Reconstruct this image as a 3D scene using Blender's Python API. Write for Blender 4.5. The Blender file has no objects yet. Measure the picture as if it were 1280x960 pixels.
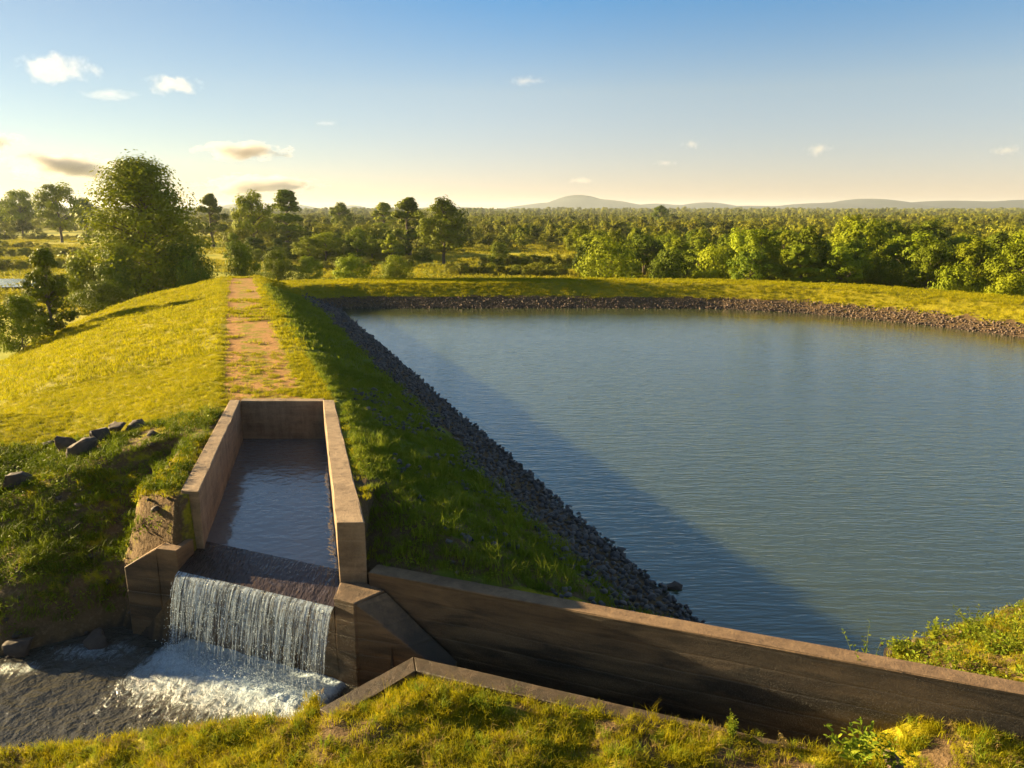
import bpy, bmesh, math, random
import numpy as np
from mathutils import Vector, Matrix, Euler
random.seed(7); rng = np.random.default_rng(7)
SC = bpy.context.scene
COL = SC.collection

# ------------------------------------------------------------------ camera, sky, sun, exposure
F = 950.0                                   # focal length in pixels of the 1280 wide photograph
PITCH = math.atan(218 / F)
CZ = 5.0                                    # the camera is 5 m above the dam crest (crest = z 0)
cam_d = bpy.data.cameras.new("camera"); cam = bpy.data.objects.new("camera", cam_d); COL.objects.link(cam)
cam_d.sensor_width = 36; cam_d.lens = 36 * F / 1280; cam_d.clip_end = 30000; cam_d.clip_start = 0.1
cam.location = (0, 0, CZ); cam.rotation_euler = (math.pi / 2 - PITCH, 0, 0)
SC.camera = cam

SUN_AZ = math.radians(-70)                  # measured from the viewing direction (+Y), negative = left
SUN_EL = math.radians(12.5)
world = bpy.data.worlds.new("World"); SC.world = world; world.use_nodes = True
wt = world.node_tree; bg = wt.nodes['Background']
sky = wt.nodes.new('ShaderNodeTexSky'); sky.sky_type = 'NISHITA'; sky.sun_disc = False
sky.sun_elevation = SUN_EL; sky.sun_rotation = SUN_AZ
sky.air_density = 1.0; sky.dust_density = 0.15; sky.ozone_density = 1.6; sky.altitude = 0
# the air of this evening: creamy at the horizon, deeper blue higher up, lifted overhead as added fill light (same all the way round)
_g = wt.nodes.new('ShaderNodeTexCoord'); _s = wt.nodes.new('ShaderNodeSeparateXYZ'); wt.links.new(_g.outputs['Generated'], _s.inputs[0])
_r = wt.nodes.new('ShaderNodeValToRGB'); wt.links.new(_s.outputs[2], _r.inputs[0]); _e = _r.color_ramp.elements
for _p in (.07, .14, .24, .5): _e.new(_p)
for _i, (_p, _c) in enumerate(((0.0, (.41, .36, .48)), (.07, (.47, .41, .47)), (.14, (.53, .47, .48)), (.24, (.26, .42, .56)), (.5, (.46, .48, .48)), (1.0, (.56, .55, .52)))): _e[_i].position = _p; _e[_i].color = (*_c, 1)
_m = wt.nodes.new('ShaderNodeMix'); _m.data_type = 'RGBA'; _m.blend_type = 'MULTIPLY'; _m.inputs[0].default_value = 1
# whiter towards the sun
_d = wt.nodes.new('ShaderNodeVectorMath'); _d.operation = 'DOT_PRODUCT'; wt.links.new(_g.outputs['Generated'], _d.inputs[0])
_d.inputs[1].default_value = (math.sin(SUN_AZ) * math.cos(SUN_EL), math.cos(SUN_AZ) * math.cos(SUN_EL), math.sin(SUN_EL))
_k = wt.nodes.new('ShaderNodeMapRange'); _k.interpolation_type = 'SMOOTHSTEP'; wt.links.new(_d.outputs['Value'], _k.inputs[0]); _k.inputs[1].default_value = .30; _k.inputs[2].default_value = .86
_n = wt.nodes.new('ShaderNodeMix'); _n.data_type = 'RGBA'; wt.links.new(_k.outputs[0], _n.inputs[0]); wt.links.new(_r.outputs[0], _n.inputs[6]); _n.inputs[7].default_value = (.38, .37, .39, 1)
wt.links.new(sky.outputs[0], _m.inputs[6]); wt.links.new(_n.outputs[2], _m.inputs[7]); wt.links.new(_m.outputs[2], bg.inputs[0]); bg.inputs[1].default_value = 0.07
sun_d = bpy.data.lights.new("sun", 'SUN'); sun = bpy.data.objects.new("sun", sun_d); COL.objects.link(sun)
sun_d.energy = 5.0; sun_d.angle = math.radians(0.6); sun_d.color = (1.0, 0.77, 0.41)
sdir = Vector((math.sin(SUN_AZ) * math.cos(SUN_EL), math.cos(SUN_AZ) * math.cos(SUN_EL), math.sin(SUN_EL)))
sun.rotation_euler = sdir.to_track_quat('Z', 'Y').to_euler(); sun.location = sdir * 50
SC.view_settings.view_transform = 'Standard'; SC.view_settings.look = 'None'
SC.view_settings.exposure = 2.3; SC.view_settings.gamma = 1.0
SC.cycles.max_bounces = 6; SC.cycles.transparent_max_bounces = 12
SC.cycles.volume_bounces = 3
SC.cycles.use_denoising = True

# ------------------------------------------------------------------ helpers
def tag(o, label=None, cat=None, group=None, kind=None):
    if label: o['label'] = label
    if cat: o['category'] = cat
    if group: o['group'] = group
    if kind: o['kind'] = kind
    return o
def link(o, parent=None):
    COL.objects.link(o)
    if parent: o.parent = parent
    return o
def empty(name, loc=(0, 0, 0), rz=0):
    o = bpy.data.objects.new(name, None); o.location = loc; o.rotation_euler = (0, 0, rz)
    o.empty_display_size = 0.1
    return link(o)
def mesh_np(name, V, Fc, mat=None, smooth=False):
    """mesh from numpy verts (n,3) and faces (m,k)"""
    me = bpy.data.meshes.new(name)
    V = np.ascontiguousarray(V, dtype=np.float32); Fc = np.ascontiguousarray(Fc, dtype=np.int32)
    k = Fc.shape[1]
    me.vertices.add(len(V)); me.vertices.foreach_set('co', V.ravel())
    me.loops.add(Fc.size); me.loops.foreach_set('vertex_index', Fc.ravel())
    me.polygons.add(len(Fc)); me.polygons.foreach_set('loop_start', np.arange(0, Fc.size, k, dtype=np.int32))
    me.polygons.foreach_set('loop_total', np.full(len(Fc), k, dtype=np.int32))
    if smooth: me.polygons.foreach_set('use_smooth', np.ones(len(Fc), dtype=bool))
    me.update(calc_edges=True)
    if mat: me.materials.append(mat)
    return me
def obj(name, me, parent=None, loc=None):
    o = bpy.data.objects.new(name, me)
    if loc is not None: o.location = loc
    return link(o, parent)
def attr(me, name, arr, typ='FLOAT'):
    a = me.attributes.new(name, typ, 'POINT'); arr = np.asarray(arr, dtype=np.float32 if typ != 'INT' else np.int32)
    a.data.foreach_set({'FLOAT': 'value', 'INT': 'value', 'FLOAT_VECTOR': 'vector', 'FLOAT_COLOR': 'color'}[typ], arr.ravel())

def _hash(ix, iy, seed):
    n = (ix.astype(np.int64) * 374761393 + iy.astype(np.int64) * 668265263 + seed * 1442695041) & 0x7fffffff
    n = ((n ^ (n >> 13)) * 1274126177) & 0x7fffffff
    return ((n ^ (n >> 16)) & 0xffff) / 65535.0
def vnoise(x, y, seed=0):
    ix = np.floor(x); iy = np.floor(y); fx = x - ix; fy = y - iy
    fx = fx * fx * (3 - 2 * fx); fy = fy * fy * (3 - 2 * fy)
    a = _hash(ix, iy, seed); b = _hash(ix + 1, iy, seed); c = _hash(ix, iy + 1, seed); d = _hash(ix + 1, iy + 1, seed)
    return (a * (1 - fx) + b * fx) * (1 - fy) + (c * (1 - fx) + d * fx) * fy
def fbm(x, y, seed=0, oct=3):
    s = 0; a = 1; t = 0
    for i in range(oct):
        s = s + a * vnoise(x * 2 ** i + 17.3 * i, y * 2 ** i - 9.1 * i, seed + i); t += a; a *= .5
    return s / t * 2 - 1
def sstep(a, b, x):
    t = np.clip((x - a) / (b - a), 0, 1); return t * t * (3 - 2 * t)
def poly_dist(X, Y, P):
    """(signed distance >0 outside, inside mask)"""
    best = np.full(X.shape, 1e18); ins = np.zeros(X.shape, bool)
    n = len(P)
    for i in range(n):
        x0, y0 = P[i]; x1, y1 = P[(i + 1) % n]
        dx, dy = x1 - x0, y1 - y0
        t = np.clip(((X - x0) * dx + (Y - y0) * dy) / (dx * dx + dy * dy), 0, 1)
        best = np.minimum(best, (X - x0 - t * dx) ** 2 + (Y - y0 - t * dy) ** 2)
        cond = (y0 > Y) != (y1 > Y)
        with np.errstate(divide='ignore', invalid='ignore'):
            xi = x0 + (Y - y0) / (dy if dy else 1e-9) * dx
        ins ^= cond & (X < xi)
    d = np.sqrt(best)
    return np.where(ins, -d, d), ins

# ------------------------------------------------------------------ materials
def newmat(name):
    m = bpy.data.materials.new(name); m.use_nodes = True
    nt = m.node_tree; b = nt.nodes['Principled BSDF']
    return m, nt, b
def N(nt, typ, **kw):
    n = nt.nodes.new(typ)
    for k, v in kw.items():
        if k.startswith('i_'):
            key = k[2:]; key = int(key) if key.isdigit() else key.replace('_', ' ')
            n.inputs[key].default_value = v
        else: setattr(n, k, v)
    return n
def noise(nt, scale, detail=4, rough=.55, vec=None, dist=0.0):
    n = N(nt, 'ShaderNodeTexNoise'); n.inputs['Scale'].default_value = scale
    n.inputs['Detail'].default_value = detail; n.inputs['Roughness'].default_value = rough
    n.inputs['Distortion'].default_value = dist
    if vec is not None: nt.links.new(vec, n.inputs['Vector'])
    return n.outputs['Fac']
def ramp(nt, fac, stops):
    r = N(nt, 'ShaderNodeValToRGB'); e = r.color_ramp.elements
    while len(e) < len(stops): e.new(0.5)
    for i, (p, c) in enumerate(stops):
        e[i].position = p; e[i].color = (*c, 1) if len(c) == 3 else c
    nt.links.new(fac, r.inputs[0]); return r.outputs[0]
def mixc(nt, fac, a, b, blend='MIX'):
    m = N(nt, 'ShaderNodeMix', data_type='RGBA', blend_type=blend)
    for s, v in ((m.inputs[0], fac), (m.inputs[6], a), (m.inputs[7], b)):
        if isinstance(v, (int, float)): s.default_value = v
        elif isinstance(v, tuple): s.default_value = (*v, 1)
        else: nt.links.new(v, s)
    return m.outputs[2]
def math_(nt, op, a, b=0.0, clamp=False):
    m = N(nt, 'ShaderNodeMath', operation=op, use_clamp=clamp)
    for s, v in ((m.inputs[0], a), (m.inputs[1], b)):
        if isinstance(v, (int, float)): s.default_value = v
        else: nt.links.new(v, s)
    return m.outputs[0]
def maprange(nt, v, a, b, c=0.0, d=1.0):
    m = N(nt, 'ShaderNodeMapRange'); nt.links.new(v, m.inputs[0])
    for i, x in enumerate((a, b, c, d)): m.inputs[i + 1].default_value = x
    return m.outputs[0]
def bump(nt, b, height, strength=.3, dist=.05):
    n = N(nt, 'ShaderNodeBump'); n.inputs['Strength'].default_value = strength; n.inputs['Distance'].default_value = dist
    nt.links.new(height, n.inputs['Height']); nt.links.new(n.outputs[0], b.inputs['Normal'])
def position(nt): return N(nt, 'ShaderNodeNewGeometry').outputs['Position']

def leaf_mat(name, dark, light, yellow, transl=.22, scale=.15, fine=3.0, rough=.6, vary=.35, dim=.8):
    m, nt, b = newmat(name); pos = position(nt)
    oi = N(nt, 'ShaderNodeObjectInfo').outputs['Random']
    n1 = noise(nt, scale, 3, .6, pos); n2 = noise(nt, fine, 2, .6, pos)
    c = mixc(nt, maprange(nt, n1, .35, .65), dark, light)
    c = mixc(nt, math_(nt, 'MULTIPLY', maprange(nt, n2, .45, .75), .6), c, yellow)
    c = mixc(nt, maprange(nt, oi, 0, 1, 0, vary), c, yellow)
    hs = N(nt, 'ShaderNodeHueSaturation'); nt.links.new(math_(nt, 'FRACT', math_(nt, 'MULTIPLY', oi, 7.31)), hs.inputs['Fac']); hs.inputs['Fac'].default_value = 1
    hs.inputs['Value'].default_value = dim; nt.links.new(c, hs.inputs['Color']); c = hs.outputs[0]
    nt.links.new(c, b.inputs['Base Color']); b.inputs['Roughness'].default_value = rough
    b.inputs['Specular IOR Level'].default_value = .06
    tr = N(nt, 'ShaderNodeBsdfTranslucent'); nt.links.new(c, tr.inputs[0])
    mx = N(nt, 'ShaderNodeMixShader'); mx.inputs[0].default_value = transl
    nt.links.new(b.outputs[0], mx.inputs[1]); nt.links.new(tr.outputs[0], mx.inputs[2])
    nt.links.new(mx.outputs[0], nt.nodes['Material Output'].inputs[0])
    return m
M = {}
M['leaf'] = leaf_mat('leaf', (.10, .15, .008), (.21, .27, .010), (.36, .38, .012), vary=.7, dim=.5)
M['leaf_dark'] = leaf_mat('leaf_dark', (.065, .10, .008), (.13, .19, .010), (.25, .29, .012), .18, vary=.6, dim=.5)
M['leaf_far'] = leaf_mat('leaf_far', (.11, .15, .012), (.24, .26, .015), (.40, .36, .02), .2, .03, .4, vary=.6, dim=.4)
M['grass'] = leaf_mat('grass', (.20, .21, .006), (.33, .31, .006), (.46, .37, .008), .45, .5, 6.0)
M['grass_near'] = leaf_mat('grass_near', (.17, .20, .007), (.32, .30, .007), (.50, .38, .012), .4, 1.2, 8.0, vary=.5, dim=.65)
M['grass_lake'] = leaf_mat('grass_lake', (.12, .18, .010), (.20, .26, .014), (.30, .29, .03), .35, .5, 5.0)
M['grass_field'] = leaf_mat('grass_field', (.19, .20, .010), (.33, .30, .012), (.44, .35, .02), .4, .05, .7)
M['straw'] = leaf_mat('straw', (.30, .22, .07), (.36, .27, .09), (.30, .18, .06), .3, .5, 6.0)
M['weed'] = leaf_mat('weed', (.12, .20, .015), (.20, .28, .02), (.42, .38, .03), .4, 1.0, 8.0)

m, nt, b = newmat('bark'); n = noise(nt, 6, 5, .6, position(nt))
nt.links.new(ramp(nt, n, [(.3, (.05, .035, .022)), (.7, (.13, .095, .06))]), b.inputs['Base Color']); b.inputs['Roughness'].default_value = .9
bump(nt, b, n, .6, .05); M['bark'] = m

def stone_mat(name, c0, c1, c2):
    m, nt, b = newmat(name); pos = position(nt)
    oi = N(nt, 'ShaderNodeAttribute', attribute_name='shade').outputs['Fac']
    rnd = N(nt, 'ShaderNodeObjectInfo').outputs['Random']
    f = math_(nt, 'FRACT', math_(nt, 'ADD', oi, rnd))
    n = noise(nt, 9, 5, .6, pos)
    c = ramp(nt, f, [(0, c0), (.55, c1), (1, c2)])
    c = mixc(nt, maprange(nt, n, .35, .7, 0, .6), c, tuple(x * .5 for x in c0))
    nt.links.new(c, b.inputs['Base Color']); b.inputs['Roughness'].default_value = .85
    bump(nt, b, n, .5, .02); return m
M['stone'] = stone_mat('stone', (.06, .053, .052), (.105, .092, .088), (.16, .135, .115))
M['stone_warm'] = stone_mat('stone_warm', (.06, .042, .032), (.11, .072, .05), (.22, .145, .095))
M['rock'] = stone_mat('rock', (.05, .036, .028), (.075, .052, .038), (.11, .075, .05))

def concrete(name, base, dark, moss=.3, shade_grime=.2):
    m, nt, b = newmat(name); pos = position(nt)
    sep = N(nt, 'ShaderNodeSeparateXYZ'); nt.links.new(pos, sep.inputs[0])
    mp = N(nt, 'ShaderNodeMapping'); mp.inputs['Scale'].default_value = (1.2, 1.2, .25); nt.links.new(pos, mp.inputs[0])
    streak = noise(nt, 3.0, 6, .65, mp.outputs[0], .6)
    mp2 = N(nt, 'ShaderNodeMapping'); mp2.inputs['Scale'].default_value = (.35, .35, 2.2); nt.links.new(pos, mp2.inputs[0])
    bands = noise(nt, 2.0, 5, .6, mp2.outputs[0], .5)
    fine = noise(nt, 40, 5, .7, pos); mid = noise(nt, 7, 5, .65, pos)
    c = mixc(nt, maprange(nt, streak, .38, .66), dark, base)
    c = mixc(nt, maprange(nt, bands, .42, .68, 0, .6), c, tuple(x * 1.15 for x in base))
    c = mixc(nt, maprange(nt, mid, .52, .72, 0, .55), c, tuple(x * .55 for x in dark))
    c = mixc(nt, maprange(nt, fine, .45, .8, 0, .35), c, tuple(x * 1.5 for x in base))
    # damp and algae close to the water
    wet = math_(nt, 'ADD', sep.outputs[2], math_(nt, 'MULTIPLY', streak, .7))
    c = mixc(nt, maprange(nt, wet, -1.3, -.55, moss + .5, 0), c, (.035, .025, .014))
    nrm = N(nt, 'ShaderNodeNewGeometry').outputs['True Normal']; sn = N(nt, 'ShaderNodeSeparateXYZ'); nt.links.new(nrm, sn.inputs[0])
    side = maprange(nt, sn.outputs[2], .2, .7, shade_grime, 0)          # upright faces painted darker to stand for shade, with blotchy stain bands
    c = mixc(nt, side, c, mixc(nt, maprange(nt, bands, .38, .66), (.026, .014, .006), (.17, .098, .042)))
    nt.links.new(c, b.inputs['Base Color']); nt.links.new(maprange(nt, wet, -1.4, -.6, .45, .9), b.inputs['Roughness'])
    wv = N(nt, 'ShaderNodeTexWave', wave_type='BANDS', bands_direction='Z'); wv.inputs['Scale'].default_value = 1.1; wv.inputs['Distortion'].default_value = .6; wv.inputs['Detail'].default_value = 2
    nt.links.new(pos, wv.inputs['Vector']); boards = maprange(nt, wv.outputs['Fac'], .0, .06)
    pits = maprange(nt, noise(nt, 90, 2, .5, pos), .30, .42)
    h = math_(nt, 'ADD', math_(nt, 'MULTIPLY', mid, .9), math_(nt, 'MULTIPLY', fine, .5))
    h = math_(nt, 'ADD', h, math_(nt, 'MULTIPLY', boards, .35)); h = math_(nt, 'ADD', h, math_(nt, 'MULTIPLY', pits, .3))
    bump(nt, b, h, .8, .025); return m
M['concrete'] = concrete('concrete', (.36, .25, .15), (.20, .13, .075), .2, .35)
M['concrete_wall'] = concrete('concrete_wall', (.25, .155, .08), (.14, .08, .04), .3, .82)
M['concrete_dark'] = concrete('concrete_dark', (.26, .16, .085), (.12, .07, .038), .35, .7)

def water_mat(name, col, rough, scales, strength, foam=False, stretch=(1, 1, 1), rot=0, ior=1.4):
    m, nt, b = newmat(name); pos = position(nt)
    mp = N(nt, 'ShaderNodeMapping'); mp.inputs['Scale'].default_value = stretch; mp.inputs['Rotation'].default_value = (0, 0, rot)
    nt.links.new(pos, mp.inputs[0]); v = mp.outputs[0]
    h = None
    for s, a in scales:
        t = math_(nt, 'MULTIPLY', noise(nt, s, 2, .5, v, .3), a)
        h = t if h is None else math_(nt, 'ADD', h, t)
    b.inputs['Roughness'].default_value = rough; b.inputs['IOR'].default_value = ior
    big = noise(nt, .05, 3, .5, pos)
    c = mixc(nt, maprange(nt, big, .35, .65), tuple(x * .85 for x in col), tuple(x * 1.12 for x in col))
    if foam:
        fa = N(nt, 'ShaderNodeAttribute', attribute_name='foam').outputs['Fac']
        mp3 = N(nt, 'ShaderNodeMapping'); mp3.inputs['Rotation'].default_value = (0, 0, .39); mp3.inputs['Scale'].default_value = (1.6, .8, 1)
        nt.links.new(pos, mp3.inputs[0])
        fn = noise(nt, 5.0, 8, .72, mp3.outputs[0], 1.4)
        f = maprange(nt, math_(nt, 'ADD', fn, math_(nt, 'MULTIPLY', fa, .60)), .66, 1.12)
        c = mixc(nt, f, c, (.40, .49, .56))
        nt.links.new(maprange(nt, f, 0, 1, rough, .6), b.inputs['Roughness'])
        h = math_(nt, 'ADD', h, math_(nt, 'MULTIPLY', f, .4))
    nt.links.new(c, b.inputs['Base Color'])
    bump(nt, b, h, strength, .1)
    if 'lake' in name:                                             # calmer water in the lee of the far bank, ruffled by the dam
        sy = N(nt, 'ShaderNodeSeparateXYZ'); nt.links.new(pos, sy.inputs[0])
        st_ = math_(nt, 'MULTIPLY', maprange(nt, sy.outputs[1], 14, 48, strength * 1.15, strength * .40), maprange(nt, big, .3, .7, .8, 1.2))
        [nt.links.new(st_, n_.inputs['Strength']) for n_ in nt.nodes if n_.type == 'BUMP']
    return m
M['lake'] = water_mat('lake_water', (.052, .064, .022), .04, [(2.6, 1.0), (7.5, .7), (.6, .3)], .2, stretch=(.38, 1.7, 1), rot=.12, ior=2.45)
_lb = M['lake'].node_tree.nodes['Principled BSDF']; _lb.subsurface_method = 'BURLEY'; _lb.inputs['Subsurface Weight'].default_value = 1; _lb.inputs['Subsurface Radius'].default_value = (1, 1, 1); _lb.inputs['Subsurface Scale'].default_value = .5   # silty water
M['chute'] = water_mat('chute_water', (.12, .12, .125), .05, [(5, .7), (13, .35)], .14, stretch=(.8, 1.3, 1), rot=.2, ior=1.9)
M['apron'] = water_mat('apron_water', (.055, .040, .034), .08, [(5, .8), (17, .6)], .35, stretch=(1.6, .5, 1), rot=.39, ior=1.5)
M['pool'] = water_mat('pool_water', (.06, .056, .045), .07, [(3, 1.0), (8, .5), (20, .25)], .7, foam=True)

# falling water: clear streaks with white aerated ones
m, nt, b = newmat('falling_water'); b.inputs['Base Color'].default_value = (.46, .53, .60, 1)
b.inputs['Roughness'].default_value = .12; b.inputs['IOR'].default_value = 1.33
aw = N(nt, 'ShaderNodeAttribute', attribute_name='opacity').outputs['Fac']
nt.links.new(math_(nt, 'MULTIPLY', aw, maprange(nt, noise(nt, 14, 3, .6, position(nt)), .3, .65, .25, 1)), b.inputs['Alpha'])
M['fall'] = m
m, nt, b = newmat('spray'); b.inputs['Base Color'].default_value = (.5, .58, .64, 1); b.inputs['Roughness'].default_value = .3
M['spray'] = m

# ground: colour zones carried as attributes (path wear, bare soil, rubble bed, shore)
m, nt, b = newmat('ground'); pos = position(nt)
def A(n_): return N(nt, 'ShaderNodeAttribute', attribute_name=n_).outputs['Fac']
n1 = noise(nt, .9, 4, .6, pos); n2 = noise(nt, 14, 4, .65, pos); nf = noise(nt, .045, 3, .55, pos); n3 = noise(nt, 3.2, 5, .65, pos)
g = mixc(nt, maprange(nt, n1, .35, .65), (.16, .15, .006), (.27, .23, .008))
g = mixc(nt, maprange(nt, n2, .45, .7, 0, .7), g, (.36, .28, .015))
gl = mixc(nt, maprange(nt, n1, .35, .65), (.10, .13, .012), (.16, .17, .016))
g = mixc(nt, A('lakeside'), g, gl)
gf = ramp(nt, nf, [(.3, (.16, .18, .012)), (.45, (.26, .27, .014)), (.55, (.42, .36, .02)), (.7, (.30, .27, .02))])
g = mixc(nt, A('plain'), g, gf)
soil = mixc(nt, n3, (.065, .042, .020), (.15, .095, .045))
soil = mixc(nt, maprange(nt, n2, .5, .75, 0, .5), soil, (.26, .17, .10))
sm = maprange(nt, math_(nt, 'ADD', A('soil'), math_(nt, 'MULTIPLY', math_(nt, 'SUBTRACT', n3, .5), 1.6)), .42, .62)
g = mixc(nt, sm, g, soil)
path = mixc(nt, n3, (.34, .165, .05), (.46, .25, .085)); path = mixc(nt, maprange(nt, n2, .5, .8, 0, .5), path, (.22, .10, .04))
mpp = N(nt, 'ShaderNodeMapping'); mpp.inputs['Scale'].default_value = (.8, 1.4, 1); mpp.inputs['Rotation'].default_value = (0, 0, -.1); nt.links.new(pos, mpp.inputs[0])
np_ = noise(nt, 1.6, 6, .7, mpp.outputs[0], .4)
pm = maprange(nt, math_(nt, 'ADD', A('path'), math_(nt, 'MULTIPLY', math_(nt, 'SUBTRACT', np_, .5), 2.0)), .42, .62)
g = mixc(nt, pm, g, path)
g = mixc(nt, A('bed'), g, (.05, .038, .028))
nt.links.new(g, b.inputs['Base Color']); b.inputs['Roughness'].default_value = .95; b.inputs['Specular IOR Level'].default_value = .15
bump(nt, b, math_(nt, 'ADD', n2, n3), .8, .06); M['ground'] = m

m, nt, b = newmat('far_hills'); n = noise(nt, .02, 6, .7, position(nt))
nt.links.new(ramp(nt, n, [(.35, (.004, .008, .012)), (.65, (.010, .016, .016))]), b.inputs['Base Color']); b.inputs['Roughness'].default_value = 1
M['hills'] = m

# ------------------------------------------------------------------ terrain
LAKE = [(3.22, 12.04), (-12.25, 53.95), (-12.6, 54.6), (-11.4, 55.1), (0, 55.3), (10, 55.2), (15.06, 54.85), (20.04, 52.66), (24.96, 48.04), (28.73, 42.14),
        (33, 34), (32, 25), (22, 17), (12, 13.3), (9.08, 12.5), (8.31, 12.12), (7.39, 11.73), (6.14, 11.12), (5.4, 9.6), (5.2, 8.9), (4.4, 9.1)]
POOL = [(-6.85, 12.55), (-6.19, 12.2), (-2.9, 10.9), (-1.3, 10.6), (-2.35, 9.72), (-3.2, 9.95), (-4.6, 9.85), (-6.2, 9.7), (-7.6, 9.5), (-12, 9.2), (-18, 8.0), (-30, 6), (-30, 10), (-18, 12.4), (-12, 12.6), (-8.9, 11.75), (-8.0, 12.3), (-7.3, 12.8)]
CHUTE = [(-7.42, 19.85), (-5.84, 13.0), (-6.0, 12.3), (-5.9, 12.0), (-2.7, 10.8), (-2.0, 10.7), (-2.0, 11.40), (-2.56, 11.7), (-4.92, 19.85)]
def wall_y(x): return 11.47 - (x + 2.36) * 0.3738        # front face of the long wall
WN = (0.350, 0.937)                                        # its normal, towards the lake
def terrain(X, Y, full=False):
    X = np.asarray(X, float); Y = np.asarray(Y, float)
    XR = np.interp(Y, [8, 11.9, 14.58, 19.86, 33.8, 59.8, 90], [-1.6, -2.28, -3.07, -4.74, -10.04, -19.9, -31.2])
    XL = np.interp(Y, [8, 13, 19.4, 59.8, 90], [-5.0, -6.15, -7.75, -22.4, -33.6])
    XW = 3.22 - (Y - 12.04) * 0.3691
    s = X * -.35 + Y * .937
    wob = fbm(X * .35, Y * .35, 3, 3); fine = fbm(X * 2.2, Y * 2.2, 9, 3)
    dl = (XL - X) * .937
    zl = -(.23 * np.clip(dl, 0, 6) + .37 * np.clip(dl - 6, 0, None)) + wob * .12 * sstep(0, 4, dl)
    zr = -2.0 * (X - XR) / np.maximum(XW - XR, .5) + wob * .05 * sstep(0, 2, X - XR)
    zd = np.where(X < XL, zl, np.where(X > XR, zr, 0.0))
    zd = np.where((X >= XL) & (X <= XR), -.03 + fine * .015, zd)
    zd = zd - .30 * np.clip(s - 62.3, 0, None) - .0 * X
    valley = -4.0 + fbm(X * .012, Y * .012, 21, 3) * .5 + np.clip(Y - 900, 0, None) * .0012
    lk, _ = poly_dist(X, Y, LAKE)
    top = np.where(Y < 22, -.92, -.55)
    up = -2.0 + .41 * lk + wob * .05
    wcr = np.where(Y < 22, 12.0, 4.2)
    zf = np.minimum(up, top + wob * .06)
    zf = np.where(lk > 3.5 + wcr, np.minimum(zf, top - .38 * (lk - 3.5 - wcr)), zf)
    zf = np.maximum(zf, -4.8)
    dw0 = (X + 2.36) * WN[0] + (Y - 11.47) * WN[1]
    zd = np.where((X > -2.6) & (dw0 > 0) & (dw0 < 4), np.minimum(zd, -.86 + .42 * np.clip(dw0 - .3, 0, None) + .10 * wob), zd)
    T = np.maximum(zd, zf)
    T = np.where(lk > 0, np.maximum(T, valley), T)
    # foreground land on the camera's side of the long wall and the stream
    dwf = (X + 2.36) * WN[0] + (Y - 11.47) * WN[1]         # >0 behind the wall's front face
    ym = np.interp(X, [-30, -12, -7, -2.4], [8, 10.9, 10.8, 10.6])
    fg = np.where(X > -2.4, dwf < .2, Y < ym)
    zfg = -1.55 - .20 * np.clip(-(X + 2.0), 0, 8) + .02 * (10 - Y) + .20 * fbm(X * 1.4, Y * 1.4, 31, 4) + .03 * fine
    zfg = zfg + .10 * sstep(3, 6.5, X)
    chan = (X > -1.9) & (dwf > -.98) & (X < 5.6)
    zch = -2.75 + 0 * X
    zch = zch + (zfg + 2.75) * sstep(3.3, 5.6, X)
    zfg = np.where(chan, np.minimum(zch, -1.56 + .35 * sstep(4.4, 5.6, X)), zfg)
    out_ = -(dwf + 1.10)                                     # kept low against the kerb of the drain
    zfg = np.where((X > -1.4) & (X < 5) & (out_ > -.4), np.minimum(zfg, -1.70 + .42 * np.clip(out_, 0, None) + .24 * sstep(.6, 3.2, X + .8 * fbm(X * 1.1, X * 0 + 3.3, 19, 2))), zfg)
    arm = (X + 1.42) * .76 - (Y - 9.93) * .65
    zfg = np.where((X <= -1.3) & (X > -3.0) & (Y < 10.5), np.minimum(zfg, -1.72 + .42 * np.clip(np.abs(arm), 0, None) + .2 * sstep(-1.9, -2.5, X)), zfg)
    zfg = np.where((X > -2.75) & (X < -1.2) & (arm < -.10) & (Y < 10.6) & (Y > 8.9), -2.9, zfg)
    T = np.where(fg, zfg, T)
    # stream bed and its banks
    pd, _ = poly_dist(X, Y, POOL)
    behind = (X + 6.4) * .383 + (Y - 12.35) * .923
    k1 = 1.5 + 3.0 * sstep(-7.6, -6.7, X) * (behind > 0)
    bank = -2.75 + k1 * np.clip(pd, 0, .7) + .36 * np.clip(pd - .7, 0, None) + (wob * .22 + fine * .10) * sstep(.1, 1.2, pd)
    ledge = .52 * sstep(-.1, .35, pd - 4.6 - .9 * fbm(X * .45, Y * .45, 77, 2))
    bank = bank + ledge + .12 * fbm(X * 2.6, Y * 2.6, 83, 3) * sstep(.3, 1.2, pd)
    kf = 1.1 + 8 * sstep(-3.1, -2.5, X)
    bankf = -2.75 + kf * pd + fine * .04
    bk = np.where(fg, bankf, bank)
    bk = np.where(pd < 0, -2.75 + .6 * pd, bk)
    T2 = np.minimum(T, np.maximum(bk, -3.6))
    T2 = np.where((Y > 40) | ((X > XR - .35) & (X > -2.9 - (Y - 11.6) * .3) & ~fg), T, T2)
    cd, _ = poly_dist(X, Y, CHUTE)
    T2 = np.where(cd < 0.0, np.minimum(T2, -1.9 - 1.2 * (Y < 12.6)), T2)
    if not full: return T2
    pathm = sstep(-.1, .35, X - XL) * (1 - sstep(-.95, -.35, X - (XL + .0) - np.interp(Y, [19, 60], [3.1, 2.9])))
    pathm = pathm * (Y > 19.9) * (s < 64) * (.535 + .35 * sstep(.7, .0, np.abs(X - XL - .25)) + .12 * sstep(.5, .0, np.abs(X - XL - 1.9)))
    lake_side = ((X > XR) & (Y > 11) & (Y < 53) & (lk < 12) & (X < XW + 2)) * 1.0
    soil = lake_side * (.35 * sstep(.2, .9, fbm(X * .5, Y * .5, 55, 3) + .6) + .25) * sstep(25, 12, Y)
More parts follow.
